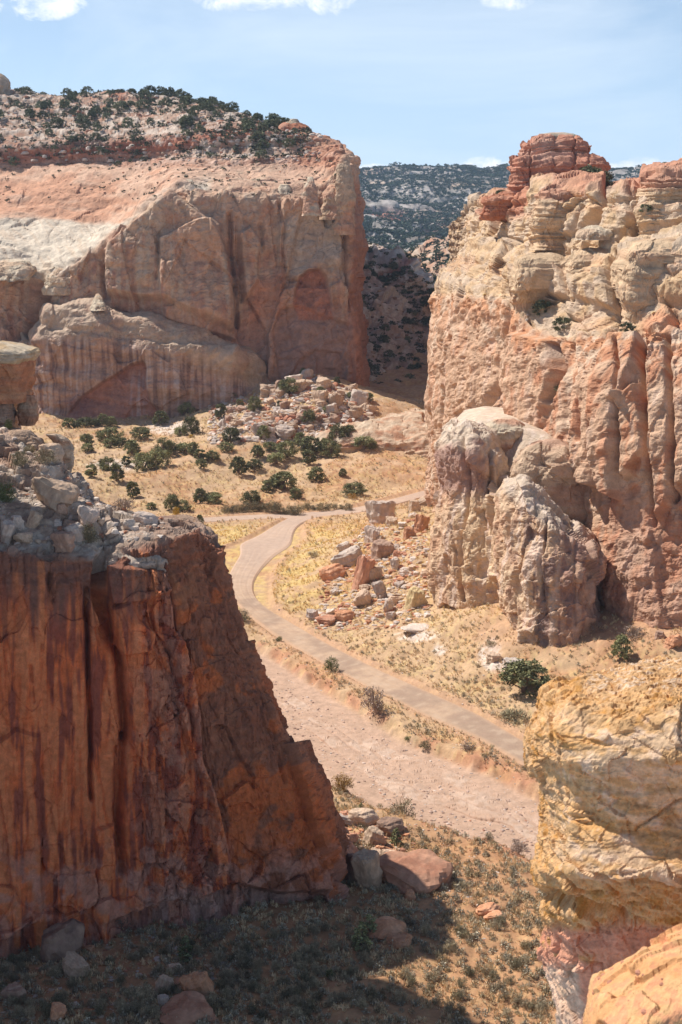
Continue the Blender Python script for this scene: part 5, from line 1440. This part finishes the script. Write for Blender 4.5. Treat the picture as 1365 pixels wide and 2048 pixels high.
for t in range(3):
    q = np.arange(m) % 3 == t
    r9 = np.random.default_rng(190 + t); Vb, Fb, cb = blades('t', r9, .8, 1.3, None, 22, .03)
    d = r9.normal(size=(46, 3)); d /= np.linalg.norm(d, axis=1, keepdims=True); d[:, 2] = np.abs(d[:, 2]); V2, F2 = leaves(d * np.array([.55, .55, .75]) * r9.uniform(.5, 1, (46, 1)), .12, r9)
    T = (np.concatenate([Vb, V2]), np.concatenate([Fb, F2 + len(Vb)]), np.concatenate([cb, np.repeat(r9.uniform(.6, 1, 46), 4)[:, None] * np.ones((1, 3))]))
    B.append(replicate(T, P_[k][q], S[q], r.uniform(0, 6.28, q.sum()), cf[q]))
stuff('sagebrush_cover', B, M_stuff)

# shrubs one can point to
for px, py, h, w_, mat, lab in [
  (747,1424,56,62,L_grey,'bare grey brown bush between the road and the wash'), (663,1343,32,36,L_green,'yellow green bush at the near edge of the road'), (598,1494,30,38,L_sage,'pale green bush on the left bank of the wash'),
  (684,1578,34,58,L_ora,'rusty orange bush on the left bank of the wash'), (805,1622,46,62,L_sage,'large grey bush at the lower edge of the wash'), (483,1246,26,44,L_dark,'low dark bush just left of the road bend'),
  (978,1680,20,24,L_sage,'small round blue grey bush at the lower edge of the wash'), (1037,1704,34,44,L_grey,'sparse bush with tall twigs beside the golden rim rock and wash'), (627,1112,12,30,L_sage,'low grey bush inside the road curve'),
  (353,1030,20,20,L_yel,'bright yellow bush just left of the far road'), (705,998,12,26,L_ora,'small orange bush beyond the far road'), (184,952,14,22,L_yel,'yellowish bush at the base of the sandy slope, near the left bench'),
  (262,905,14,20,L_yel,'small yellow bush among the junipers on the upper slope'), (383,878,9,14,L_yel,'tiny yellow bush beside the pale rock hump'), (585,1740,50,60,L_grey,'bare twiggy bush in front of the near cliff foot'),
  (840,1752,30,44,L_grey,'pale dead bush in front of the long humped red rock'), (790,1775,26,44,L_sage,'sage bush behind the small orange block'), (870,1735,26,50,L_dark,'dark bush behind the right end of the humped red rock'),
  (935,1500,18,34,L_grey,'tan bush on the bank between wash and road'), (850,1484,18,30,L_dark,'low bush on the bank left of the tan one'), (817,1470,12,20,L_green,'small green bush on the bank below the road'),
  (560,1282,11,16,L_green,'small green bush below the road bend'), (1030,1440,26,80,L_dark,'wide low olive bush right of the road, left of the rim rock'), (290,2010,40,60,L_sage,'silvery sagebrush among boulders at the bottom left'),
  (430,1880,34,60,L_grey,'grey twiggy bush beneath the near cliff'), (235,1862,44,60,L_grey,'tangle of bare twigs against the near cliff base'), (660,1945,22,26,L_green,'small green bush on the dim red flat'),
  (1265,1285,26,60,L_grey,'dry brush in the shadow at the foot of the right cliff'), (1190,1268,24,50,L_grey,'grey brush against the right side of the spur base'), (985,1290,10,30,L_sage,'low sage on the red bank under the spur'),
  (800,1990,30,44,L_sage,'sage clump on the dim flat near the bottom centre'), (925,1780,18,26,L_sage,'sage clump left of the split red block')]:
    l = gpos(px, py); hh = h * l[1] / FPX
    tag(put('desert_shrub', [('foliage', bush_mesh(int(px) % 4, mat))], l - np.array([0, 0, .05]), hh, w_ / h / 1.3), lab, 'bush')
rw = []
for px in range(452, 606, 13): rw.append((px, 1027 - 3 * math.sin(px), random.uniform(16, 24)))
for px in range(614, 700, 14): rw.append((px, 1020 + 2 * math.sin(px), random.uniform(13, 19)))
for k, ((px, py, h), l) in enumerate(zip(rw, gpos_many([(a, b) for a, b, c in rw]))):
    tag(put('desert_shrub', [('foliage', bush_mesh(k % 4, L_dark))], l, h * l[1] / FPX, 1.1), 'olive brown shrub in the hedge-like row along the far side of the road', 'bush', 'shrub row beside the far road')
for k, (px, py, h, w_) in enumerate([(12,1000,46,50),(90,930,30,60),(40,935,34,50),(180,1090,44,46),(190,1118,24,34),(165,1060,26,36),(250,1018,26,60),(60,900,20,30),(95,880,18,60),(20,850,22,24)]):
    p = pick(G_nl, px, py); hh = h * p[1] / FPX
    labs = ['green bush at the left edge of the near bench, beside pale boulders','grey bush below the stacked boulders of the near bench','dark grey bush left of the big slanting slab on the near bench','dark bush growing in the notch above the near cliff rim','small yellow green bush at the lower end of the rim notch',
            'grey bush above the notch of the near cliff rim','reddish bare brush on the back edge of the near bench','small bush under the flat boulder of the near bench','grey mat of brush on the ledge below the rock stack','thin green bush beside the rock stack at the left edge']
    tag(put('desert_shrub', [('foliage', bush_mesh(k % 4, [L_green,L_sage,L_dark,L_dark,L_green,L_sage,L_grey,L_dark,L_sage,L_green][k]))], p - np.array([0, 0, .1]), hh, w_ / h / 1.3), labs[k], 'bush')

# ------------------------------------------------------------------ boulders
import bmesh
def rock_shape(seed, ax=(1, 1, 1), sub=4, nplane=9, rough=.10):
    r = np.random.default_rng(seed)
    bm = bmesh.new(); bmesh.ops.create_icosphere(bm, subdivisions=sub, radius=1)
    V = np.array([x.co[:] for x in bm.verts]); F = np.array([[q.index for q in f.verts] for f in bm.faces]); bm.free()
    D = V / np.linalg.norm(V, axis=1, keepdims=True)
    N = r.normal(size=(nplane, 3)); N /= np.linalg.norm(N, axis=1, keepdims=True)
    N = np.concatenate([N, [[0, 0, 1], [0, 0, -1]]]); d = np.r_[r.uniform(.55, .85, nplane), .62, .62]
    q = (D @ N.T); q = np.where(q > .05, d[None] / np.maximum(q, .05), 9)
    k = 26.0; rad = (np.sum(q ** -k, 1)) ** (-1 / k)
    rad = np.minimum(rad, 1.1)
    P = D * rad[:, None]
    P = P * (1 + rough * fbm(P * 2.2 + seed, 5, seed) + rough * .9 * plates(P * 1.6 + seed, 5, seed + 2) + rough * .8 * strata(P[:, 2], .28, seed, 2))[:, None] * np.array(ax)
    return P, F
COLS = {'tan': (.50, .36, .255), 'red': (.44, .205, .125), 'grey': (.48, .39, .33), 'brown': (.33, .21, .155), 'yellow': (.52, .39, .20), 'pale': (.60, .50, .42), 'orange': (.52, .245, .13), 'dark': (.21, .13, .10)}
MR = {k: mat_rock('rock_' + k, [1.1, 5], .24, .8, .15, color=c, rnd=.18, color2=tuple(.65 * a + .35 * b for a, b in zip(c, (.50, .33, .22)))) for k, c in COLS.items()}
NSH = 9; SHP = [rock_shape(300 + k, [(1,1,1),(1.3,.9,.7),(.9,1.1,1.2),(1.4,1,.55),(1,.8,.9),(1.1,1.1,.6),(.8,.8,1.3),(1.5,.8,.8),(1,1.2,.8)][k]) for k in range(NSH)]
RM = {}
def rock_mesh(k, c):
    if (k, c) not in RM: RM[(k, c)] = mesh_np('boulder', SHP[k][0], SHP[k][1], MR[c])
    return RM[(k, c)]
def boulder(p, w_, h, c, lab, k=None, group=None, rot=None, sink=.3, tilt=None, name='boulder'):
    """w_, h in metres"""
    k = random.randrange(NSH) if k is None else k
    o = link(name, rock_mesh(k, c)); P = SHP[k][0]; ex = P.max(0) - P.min(0)
    o.scale = (w_ / ex[0], w_ / ex[1] * random.uniform(.7, 1), h / ex[2])
    o.rotation_euler = (tilt or (random.uniform(-.25, .25), random.uniform(-.25, .25), random.uniform(0, 6.28))) if rot is None else rot
    o.location = (p[0], p[1], p[2] + h * (.5 - sink)); tag(o, lab, 'boulder', group); return o
def pxb(px, pyc, wp, hp, c, lab, k=None, surf_=None, rot=None, ang=0.0):
    """boulder whose picture box is centred at px,pyc; stands on the ground below"""
    base = pick(surf_, px, pyc + hp * .4) if surf_ is not None else gpos(px, pyc + hp * .42)
    m = base[1] / FPX
    r_ = (random.uniform(-.15, .15), ang, random.uniform(-.5, .5)) if rot is None else rot
    return boulder(base, wp * m * 1.05, hp * m * 1.25, c, lab, k, None, r_, .36)
# right talus
for a in [(762,1022,62,62,'grey','tall grey pillar boulder standing left of the far spur edge',6,0), (700,1110,64,36,'pale','long pale boulder on the left side of the right talus',3,-.4), (664,1145,50,34,'orange','broken orange slab at the left tip of the right talus',1,-.3),
  (722,1140,36,80,'red','tall curved dark red slab standing in the right talus',6,.3), (770,1095,58,44,'brown','blocky tan boulder with a hollow, in the middle of the right talus',0,0), (748,1148,32,38,'tan','rounded tan boulder right of the curved red slab',4,0),
  (762,1178,30,42,'grey','tall grey boulder low on the right talus',6,-.3), (730,1196,40,32,'tan','flat tan slab low on the right talus',3,-.5), (833,1195,44,50,'yellow','yellow block perched beside the foot of the spur',0,.2),
  (688,1235,40,22,'orange','orange block at the lower left of the right talus',1,0), (655,1245,44,14,'red','flat red slab at the lowest left of the right talus',3,0), (626,1232,26,24,'grey','lone grey boulder left of the right talus, near the road',2,0),
  (745,1070,36,34,'grey','grey tilted boulder below the tall pillar boulder',8,.3), (690,1090,28,20,'pale','small pale boulder above the long pale one',3,-.3), (840,1045,30,44,'orange','deep orange block against the far spur edge',6,.3),
  (820,1062,28,30,'orange','orange cube shaped block below the deep orange one',0,0), (785,1045,26,24,'tan','pyramid shaped boulder right of the tall pillar boulder',2,0), (830,1012,26,30,'tan','yellowish block high on the right talus',0,0),
  (852,1000,44,18,'tan','long dark topped slab at the top of the right talus',3,-.5), (790,1135,18,26,'pale','pale upright shard in the right talus',6,0), (795,1115,22,16,'red','small red shard in the right talus',1,.3),
  (775,1215,24,26,'grey','grey block near the lowest edge of the right talus',4,0), (835,1262,60,10,'pale','pale flat slab below the yellow block',3,0), (990,1310,36,22,'tan','tan block on the slope left of the big juniper',0,0), (1030,1325,44,34,'pale','white crumbling rock behind the big juniper',2,0),
  (1070,1240,40,34,'orange','tan boulder leaning on the foot of the spur',4,0),(1345,1300,40,28,'orange','reddish boulder in the shade at the right frame edge',4,0),(1320,1290,24,18,'brown','dark boulder in the shade left of the reddish one',0,0)]:
    pxb(a[0], a[1], a[2], a[3], a[4], a[5], a[6], ang=a[7])
# red pile below the near cliff
for a in [(660,1652,46,46,'tan','tan block highest on the left of the red rubble pile',0,0), (690,1640,44,16,'grey','flat grey slab on top of the red rubble pile',3,.2), (715,1635,50,26,'tan','tan slab at the back of the red rubble pile',1,0),
  (742,1665,38,32,'tan','light tan block in the middle of the red rubble pile',0,.3), (770,1650,44,22,'brown','brown topped block at the upper right of the red rubble pile',1,0), (690,1675,28,20,'red','small red block inside the red rubble pile',4,0),
  (680,1700,50,30,'red','red block against the near cliff edge',1,0), (700,1735,36,54,'brown','brown upright slab next to the near cliff edge',6,.2), (727,1735,46,80,'tan','tall tan slab in the red rubble pile',6,-.2),
  (748,1712,26,36,'tan','narrow tan block right of the tall slab',2,0), (770,1720,34,50,'tan','pointed tan block right of the narrow one',6,.1), (772,1698,50,22,'orange','curved thin orange slab over the pile',3,.5), (830,1752,150,52,'red','long humped red brown rock running right from the rubble pile',3,.2),
  (822,1790,28,26,'orange','small cube of orange rock in front of the humped rock',0,0), (975,1810,56,24,'orange','split red block alone on the flat, upper half',1,-.15), (990,1826,42,16,'orange','split red block alone on the flat, lower half',3,-.15),
  (780,1850,90,40,'orange','low arched orange rock right of the near cliff foot',5,0), (795,1880,60,24,'orange','rounded orange rock below the arched one',4,0),
  (125,1880,104,84,'dark','huge dark boulder leaning on the near cliff base',4,-.3), (155,1940,66,44,'tan','pale angular boulder below the huge dark one',2,.2), (402,1965,66,76,'orange','upright red boulder in the shade at the bottom',2,-.3), (330,1965,44,50,'tan','tan angular boulder left of the upright red one',0,.3),
  (345,1930,36,26,'tan','small tan boulder behind the upright red one',4,0), (328,2010,26,34,'grey','pale pointed rock near the bottom edge',6,0), (378,2030,130,40,'red','smooth red rock at the bottom edge',5,0), (382,2046,60,20,'orange','small smooth rock in front at the bottom edge',5,0), (178,1905,26,14,'orange','small orange rock by the huge dark boulder',3,0),
  (240,1836,60,30,'dark','flat dark boulder right of the huge dark one',5,0), (115,2030,40,44,'orange','orange rock at the bottom left edge',6,.3), (145,2020,26,20,'grey','grey rock beside the orange rock at the bottom left',4,0), (30,1990,50,40,'brown','brown rock in the bottom left corner',8,0)]:
    q_ = 1.3 if 640 < a[0] < 800 and a[1] < 1800 else 1.0
    pxb(a[0] + (8 if q_ > 1 else 0), a[1], a[2] * q_, a[3] * q_, a[4], a[5], a[6], ang=a[7])
# near bench
for a in [(62,905,4,4,'tan','',0,0)][:0] + [(98,905,50,36,'tan','tan block second from the top of the stacked boulders on the near bench',1,0), (98,935,60,30,'tan','wedge shaped block under it, right side of the stack on the near bench',3,.1), (105,882,22,14,'tan','small round topped rock on the stacked boulders',4,0),
  (62,932,44,28,'tan','block under the flat boulder on the near bench',1,0), (112,985,96,54,'tan','big slanting tan slab in the middle of the near bench',3,.35), (88,983,16,14,'pale','small pale stone on the big slanting slab',5,0),
  (68,1010,26,24,'grey','round grey boulder above a leaning pair on the near bench',4,0), (85,1030,34,40,'grey','leaning grey oval boulder, right of a pair',6,.5), (66,1035,26,40,'tan','leaning tan oval boulder, left of a pair',6,.5), (68,1078,14,14,'pale','small pale pebble at the near cliff rim',5,0),
  (30,945,40,36,'brown','reddish boulder above the left bench bush',2,0), (26,975,30,26,'grey','grey boulder by the green bush on the left bench',4,0), (8,930,24,44,'red','rounded red rock at the left frame edge',6,0), (138,1040,40,30,'grey','grey boulder in the middle of the near bench',0,.3),
  (150,1065,44,36,'pale','pale purple slab right of the middle boulder',1,-.3), (130,1085,50,36,'brown','brown block just above the near cliff rim',8,0), (172,1040,44,36,'grey','light slab at the back of the near bench',3,.5), (255,1037,28,22,'pale','pale round boulder on the back rim of the near bench',4,0),
  (270,1048,22,12,'pale','flat pale stone right of the round one on the back rim',3,0), (218,1053,22,16,'pale','pale stone left of the round one on the back rim',4,0), (200,1052,16,12,'tan','small tan stone on the back rim',4,0), (290,1025,50,26,'grey','pinkish grey rock at the back right of the near bench',1,.2),
  (15,1055,34,50,'grey','grey upright slab at the left frame edge on the near bench',6,.3), (35,1040,30,26,'pale','pale block right of the upright slab on the near bench',0,0), (50,1072,40,20,'tan','flat tan rock near the rim at the left',3,0), (122,1020,26,20,'brown','dark block under the big slanting slab',0,0),
  (48,1000,26,20,'pale','pale block left of the round grey boulder',1,0)]:
    pxb(a[0], a[1], a[2], a[3], a[4], a[5], a[6], surf_=G_nl, ang=a[7])
pxb(1185, 464, 38, 22, 'pale', 'pale cap stone balanced on the ledge below the upper blocks', 5, surf_=G_rc)
pxb(1104, 678, 22, 20, 'grey', 'grey round stone resting on the red lip of the right cliff', 4, surf_=G_rc)
# fields of like blocks
def field(poly, n, lo, hi, cols, lab, group, seed, surf_=None):
    r = np.random.default_rng(seed); xs_, ys_ = zip(*poly); pts = []
    while len(pts) < n:
        a, b = r.uniform(min(xs_), max(xs_)), r.uniform(min(ys_), max(ys_))
        if inpoly(np.array([a]), np.array([b]), poly)[0]: pts.append((a, b))
    L = gpos_many(pts) if surf_ is None else [pick(surf_, *p) for p in pts]
    for p in L:
        w_ = (lo + (hi - lo) * r.random() ** 2.2) * p[1] / FPX
        boulder(p, w_, w_ * r.uniform(.5, .95), cols[r.integers(len(cols))], lab, int(r.integers(NSH)), group)
field([(618,752),(700,775),(740,800),(740,835),(650,850),(560,880),(470,885),(430,860),(440,815),(520,790),(575,775)], 90, 11, 44, ['tan','tan','grey','pale','brown'],
      'angular tan block in the rubble slope below the far left cliff corner', 'blocks of the far rubble slope', 71)
field([(740,1040),(860,1040),(860,1200),(820,1240),(640,1250),(650,1170)], 64, 7, 30, ['tan','orange','pale','grey'], 'small broken block in the talus left of the spur', 'small blocks of the right talus', 72)
field([(0,960),(110,1000),(200,1050),(120,1080),(0,1090)], 26, 8, 22, ['tan','grey','pale'], 'small angular rock strewn over the near bench', 'small rocks of the near bench', 73, G_nl)
field([(660,1640),(790,1650),(820,1720),(720,1770),(680,1700)], 24, 12, 34, ['red','tan','brown'], 'small red block filling the rubble pile by the near cliff', 'small blocks of the red rubble pile', 74)
tag(build('rock_hump', [knob([(915,330,445),(895,345,440),(880,365,432),(872,385,420),(868,395,410)], 452, 950, PALE, (.56,.47,.40), 2.6, .6, 5, 1.2, 160)], M_mid), 'low pale grey rock hump among junipers in mid valley', 'rock outcrop')

# scree: the countless small stones
def cube_T(seed):
    P, F = rock_shape(seed, (1, 1, .7), 1, 7, .05); return P, F, np.ones((len(P), 3))
def scree(n, seed, pts_fn, lo, hi, cols):
    r = np.random.default_rng(seed); L = pts_fn(n, r); n = len(L)
    s = (lo + (hi - lo) * r.random((n, 1)) ** 3); S = s * r.uniform(.6, 1.2, (n, 3)); c = np.array(cols)[r.integers(len(cols), size=n)] * r.uniform(.8, 1.15, (n, 1))
    return replicate(cube_T(seed), L, S, r.uniform(0, 6.28, n), c)
def in_poly_ground(poly):
    def f(n, r):
        xs_, ys_ = zip(*poly); a = r.uniform(min(xs_), max(xs_), n * 2); b = r.uniform(min(ys_), max(ys_), n * 2); k = inpoly(a, b, poly)
        return gpos_many(np.stack([a[k], b[k]], -1)[:n])
    return f
def on_grid(g, mask):
    def f(n, r):
        k = r.choice(np.where(mask.ravel())[0], n); return g.P.reshape(-1, 3)[k]
    return f
CT = [COLS['tan'], COLS['grey'], COLS['pale'], COLS['red']]
u, v = G_fl.pu, G_fl.pv
B = [scree(3200, 81, in_poly_ground([(618,748),(740,790),(745,850),(560,890),(420,890),(420,815),(520,785)]), .35, 2.0, CT),
     scree(2400, 82, in_poly_ground([(740,1040),(860,1040),(860,1230),(800,1262),(630,1262),(650,1150)]), .15, 1.1, CT + [COLS['orange']]),
     scree(3000, 83, in_poly_ground([(480,1300),(700,1430),(1080,1600),(1080,1700),(850,1640),(560,1440)]), .07, .42, [(.38,.24,.18), (.55,.42,.34), (.45,.31,.24)]),
     scree(700, 84, in_poly_ground([(620,1620),(800,1640),(900,1780),(740,1800)]), .08, .5, [COLS['red'], COLS['tan'], COLS['orange']]),
     scree(600, 85, in_poly_ground([(0,1900),(300,1860),(480,1900),(420,2048),(0,2048)]), .08, .5, [COLS['red'], COLS['tan'], COLS['grey']]),
     scree(2600, 86, on_grid(G_fl, (u > -20) & (u < 640) & (v < 322)), .4, 2.0, CT + [COLS['pale']]),
     scree(250, 87, on_grid(G_fl, (u > -20) & (u < 640) & (v < 395) & (v > 330)), .2, .9, [COLS['red'], COLS['brown']]),
     scree(900, 88, on_grid(G_nl, (G_nl.pu > -20) & (G_nl.pu < 330) & (G_nl.pv < 1085) & (G_nl.pv > 850)), .12, .7, CT),
     scree(900, 89, on_grid(G_mid1, (G_mid1.pu > 715) & (G_mid1.pu < 880) & (G_mid1.pv < 810)), .4, 1.8, [COLS['grey'], COLS['brown'], COLS['tan']]),
     scree(500, 90, on_grid(G_rc, (G_rc.pu > 860) & (G_rc.pv < 655) & (G_rc.pv > 440)), .1, .7, [COLS['tan'], COLS['pale'], COLS['yellow']]),
     scree(2500, 91, in_poly_ground([(420,1050),(860,1000),(1050,1450),(1080,1560),(1000,1900),(620,1620),(480,1280)]), .05, .25, CT)]
stuff('scree', B, mat_rock('scree_stone', [3.0, 9.0], .18, .4, .08))
_st = on_grid(G_ap, (G_ap.pv > 1880) & (G_ap.pv < 2048))(60, np.random.default_rng(3))
stuff('pebbles', [replicate(cube_T(95), _st, np.random.default_rng(4).uniform(.006, .03, (60, 1)) * np.ones((60, 3)), np.zeros(60), np.ones((60, 3)) * np.array([.42, .2, .13]))], M_close)

# ------------------------------------------------------------------ the air of the far distance
def haze():
    x0, x1, y0, y1, z0, z1 = -5700, 5700, -60, 4350, -8, 330
    V = [(x, y, z) for x in (x0, x1) for y in (y0, y1) for z in (z0, z1)]
    F = [(0, 1, 3, 2), (4, 6, 7, 5), (0, 4, 5, 1), (2, 3, 7, 6), (0, 2, 6, 4), (1, 5, 7, 3)]
    m = bpy.data.materials.new('haze_air'); m.use_nodes = True; nt = m.node_tree; nt.nodes.clear()
    o = nt.nodes.new('ShaderNodeOutputMaterial'); p = nt.nodes.new('ShaderNodeVolumePrincipled')
    p.inputs['Color'].default_value = (.55, .76, 1, 1); p.inputs['Density'].default_value = HAZE; p.inputs['Anisotropy'].default_value = .3
    nt.links.new(p.outputs[0], o.inputs['Volume'])
    tag(link('haze', mesh_np('haze', V, F, m)), kind='stuff')
HAZE = .00007
haze()
# ------------------------------------------------------------------ camera, light, sky
cam = bpy.data.cameras.new('camera'); co = bpy.data.objects.new('camera', cam); COL.objects.link(co)
co.location = (0, 0, CAMZ); co.rotation_euler = (math.pi / 2 - PITCH, 0, 0)
cam.sensor_fit = 'VERTICAL'; cam.sensor_height = 36; cam.sensor_width = 24; cam.lens = FPX * 36 / 2048
cam.clip_start = .1; cam.clip_end = 20000
cam.dof.use_dof = True; cam.dof.focus_distance = 240; cam.dof.aperture_fstop = 6.3
scene.camera = co
SAZ = math.radians(-60)      # direction to the sun, from +Y towards +X
SEL = math.radians(52)
sl = bpy.data.lights.new('sun', 'SUN'); sl.energy = 5.0; sl.angle = math.radians(.5); sl.color = (1, .955, .89)
so = bpy.data.objects.new('sun', sl); COL.objects.link(so)
so.rotation_euler = (math.pi / 2 - SEL, 0, math.pi - SAZ)
so.location = (-100, 100, 200)
w = bpy.data.worlds.new('World'); scene.world = w; w.use_nodes = True
nt = w.node_tree; nt.nodes.clear()
out = nt.nodes.new('ShaderNodeOutputWorld'); bg = nt.nodes.new('ShaderNodeBackground'); bg.inputs['Strength'].default_value = .085
sky = nt.nodes.new('ShaderNodeTexSky'); sky.sky_type = 'NISHITA'; sky.sun_disc = False; sky.sun_elevation = SEL; sky.sun_rotation = SAZ
sky.altitude = 1600; sky.air_density = 1.0; sky.dust_density = 1.0; sky.ozone_density = 1.5
tc = nt.nodes.new('ShaderNodeTexCoord').outputs['Generated']
def cnode(v): return v
def wn(scale3, detail=6, rough=.6, dist=0.0):
    mp = nt.nodes.new('ShaderNodeMapping'); mp.inputs['Scale'].default_value = scale3; nt.links.new(tc, mp.inputs[0])
    n = nt.nodes.new('ShaderNodeTexNoise'); n.inputs['Scale'].default_value = 1; n.inputs['Detail'].default_value = detail
    n.inputs['Roughness'].default_value = rough; n.inputs['Distortion'].default_value = dist; nt.links.new(mp.outputs[0], n.inputs[0]); return n.outputs['Fac']
def mixr(a, b, f, typ='MIX'):
    m = nt.nodes.new('ShaderNodeMix'); m.data_type = 'RGBA'; m.blend_type = typ
    for k, x in ((0, f), (6, a), (7, b)):
        if isinstance(x, (int, float)): m.inputs[k].default_value = x
        elif isinstance(x, tuple): m.inputs[k].default_value = x
        else: nt.links.new(x, m.inputs[k])
    return m.outputs[2]
sep = nt.nodes.new('ShaderNodeSeparateXYZ'); nt.links.new(tc, sep.inputs[0])
def blob(px, py, wx, wz):
    """cloud bank round the sky direction seen at a picture point"""
    r = ray(px, py); r = r / np.linalg.norm(r)
    dx = math_(nt, 'DIVIDE', math_(nt, 'SUBTRACT', sep.outputs[0], float(r[0])), wx / FPX)
    dz = math_(nt, 'DIVIDE', math_(nt, 'SUBTRACT', sep.outputs[2], float(r[2])), wz / FPX)
    q = math_(nt, 'ADD', math_(nt, 'MULTIPLY', dx, dx), math_(nt, 'MULTIPLY', dz, dz))
    return math_(nt, 'MAXIMUM', math_(nt, 'SUBTRACT', 1.0, q), 0.0)
big = None
for a in ((500,-30,130,65),(660,-20,60,50),(70,-25,120,62),(1010,-32,100,50),(760,352,110,26),(975,345,70,34),(880,352,120,20),(1280,345,90,34)):
    bb = blob(*a); big = bb if big is None else math_(nt, 'MAXIMUM', big, bb)
puff = wn((30, 30, 48), 8, .68, .4)
cl = maprange(nt, math_(nt, 'ADD', math_(nt, 'MULTIPLY', math_(nt, 'POWER', big, .5), .62), math_(nt, 'MULTIPLY', math_(nt, 'SUBTRACT', puff, .5), 1.7)), .30, .62, 0, 1)
cl = math_(nt, 'MULTIPLY', cl, math_(nt, 'MINIMUM', math_(nt, 'MULTIPLY', big, 6.0), 1.0))
wisp = math_(nt, 'MULTIPLY', maprange(nt, wn((3.2, 3.2, 11), 7, .62, .6), .44, .78, 0, .50), maprange(nt, sep.outputs[2], .35, .7, 1, .1))
hz = maprange(nt, sep.outputs[2], -.02, .26, .8, .0)
SKYW = (11.6, 11.7, 11.8, 1)
s1 = mixr(sky.outputs[0], (7.0, 9.3, 12.4, 1), hz)
s2 = mixr(s1, (9.4, 10.3, 11.2, 1), wisp)
SKYG = mixr(SKYW, (8.6, 9.3, 10.2, 1), maprange(nt, wn((45, 45, 60), 6, .6), .40, .62, 0, .9))
s3 = mixr(s2, SKYG, cl)
nt.links.new(s3, bg.inputs['Color']); nt.links.new(bg.outputs[0], out.inputs['Surface'])
vs = scene.view_settings; vs.view_transform = 'Standard'; vs.look = 'None'; vs.exposure = .36; vs.gamma = 1; vs.use_curve_mapping = False
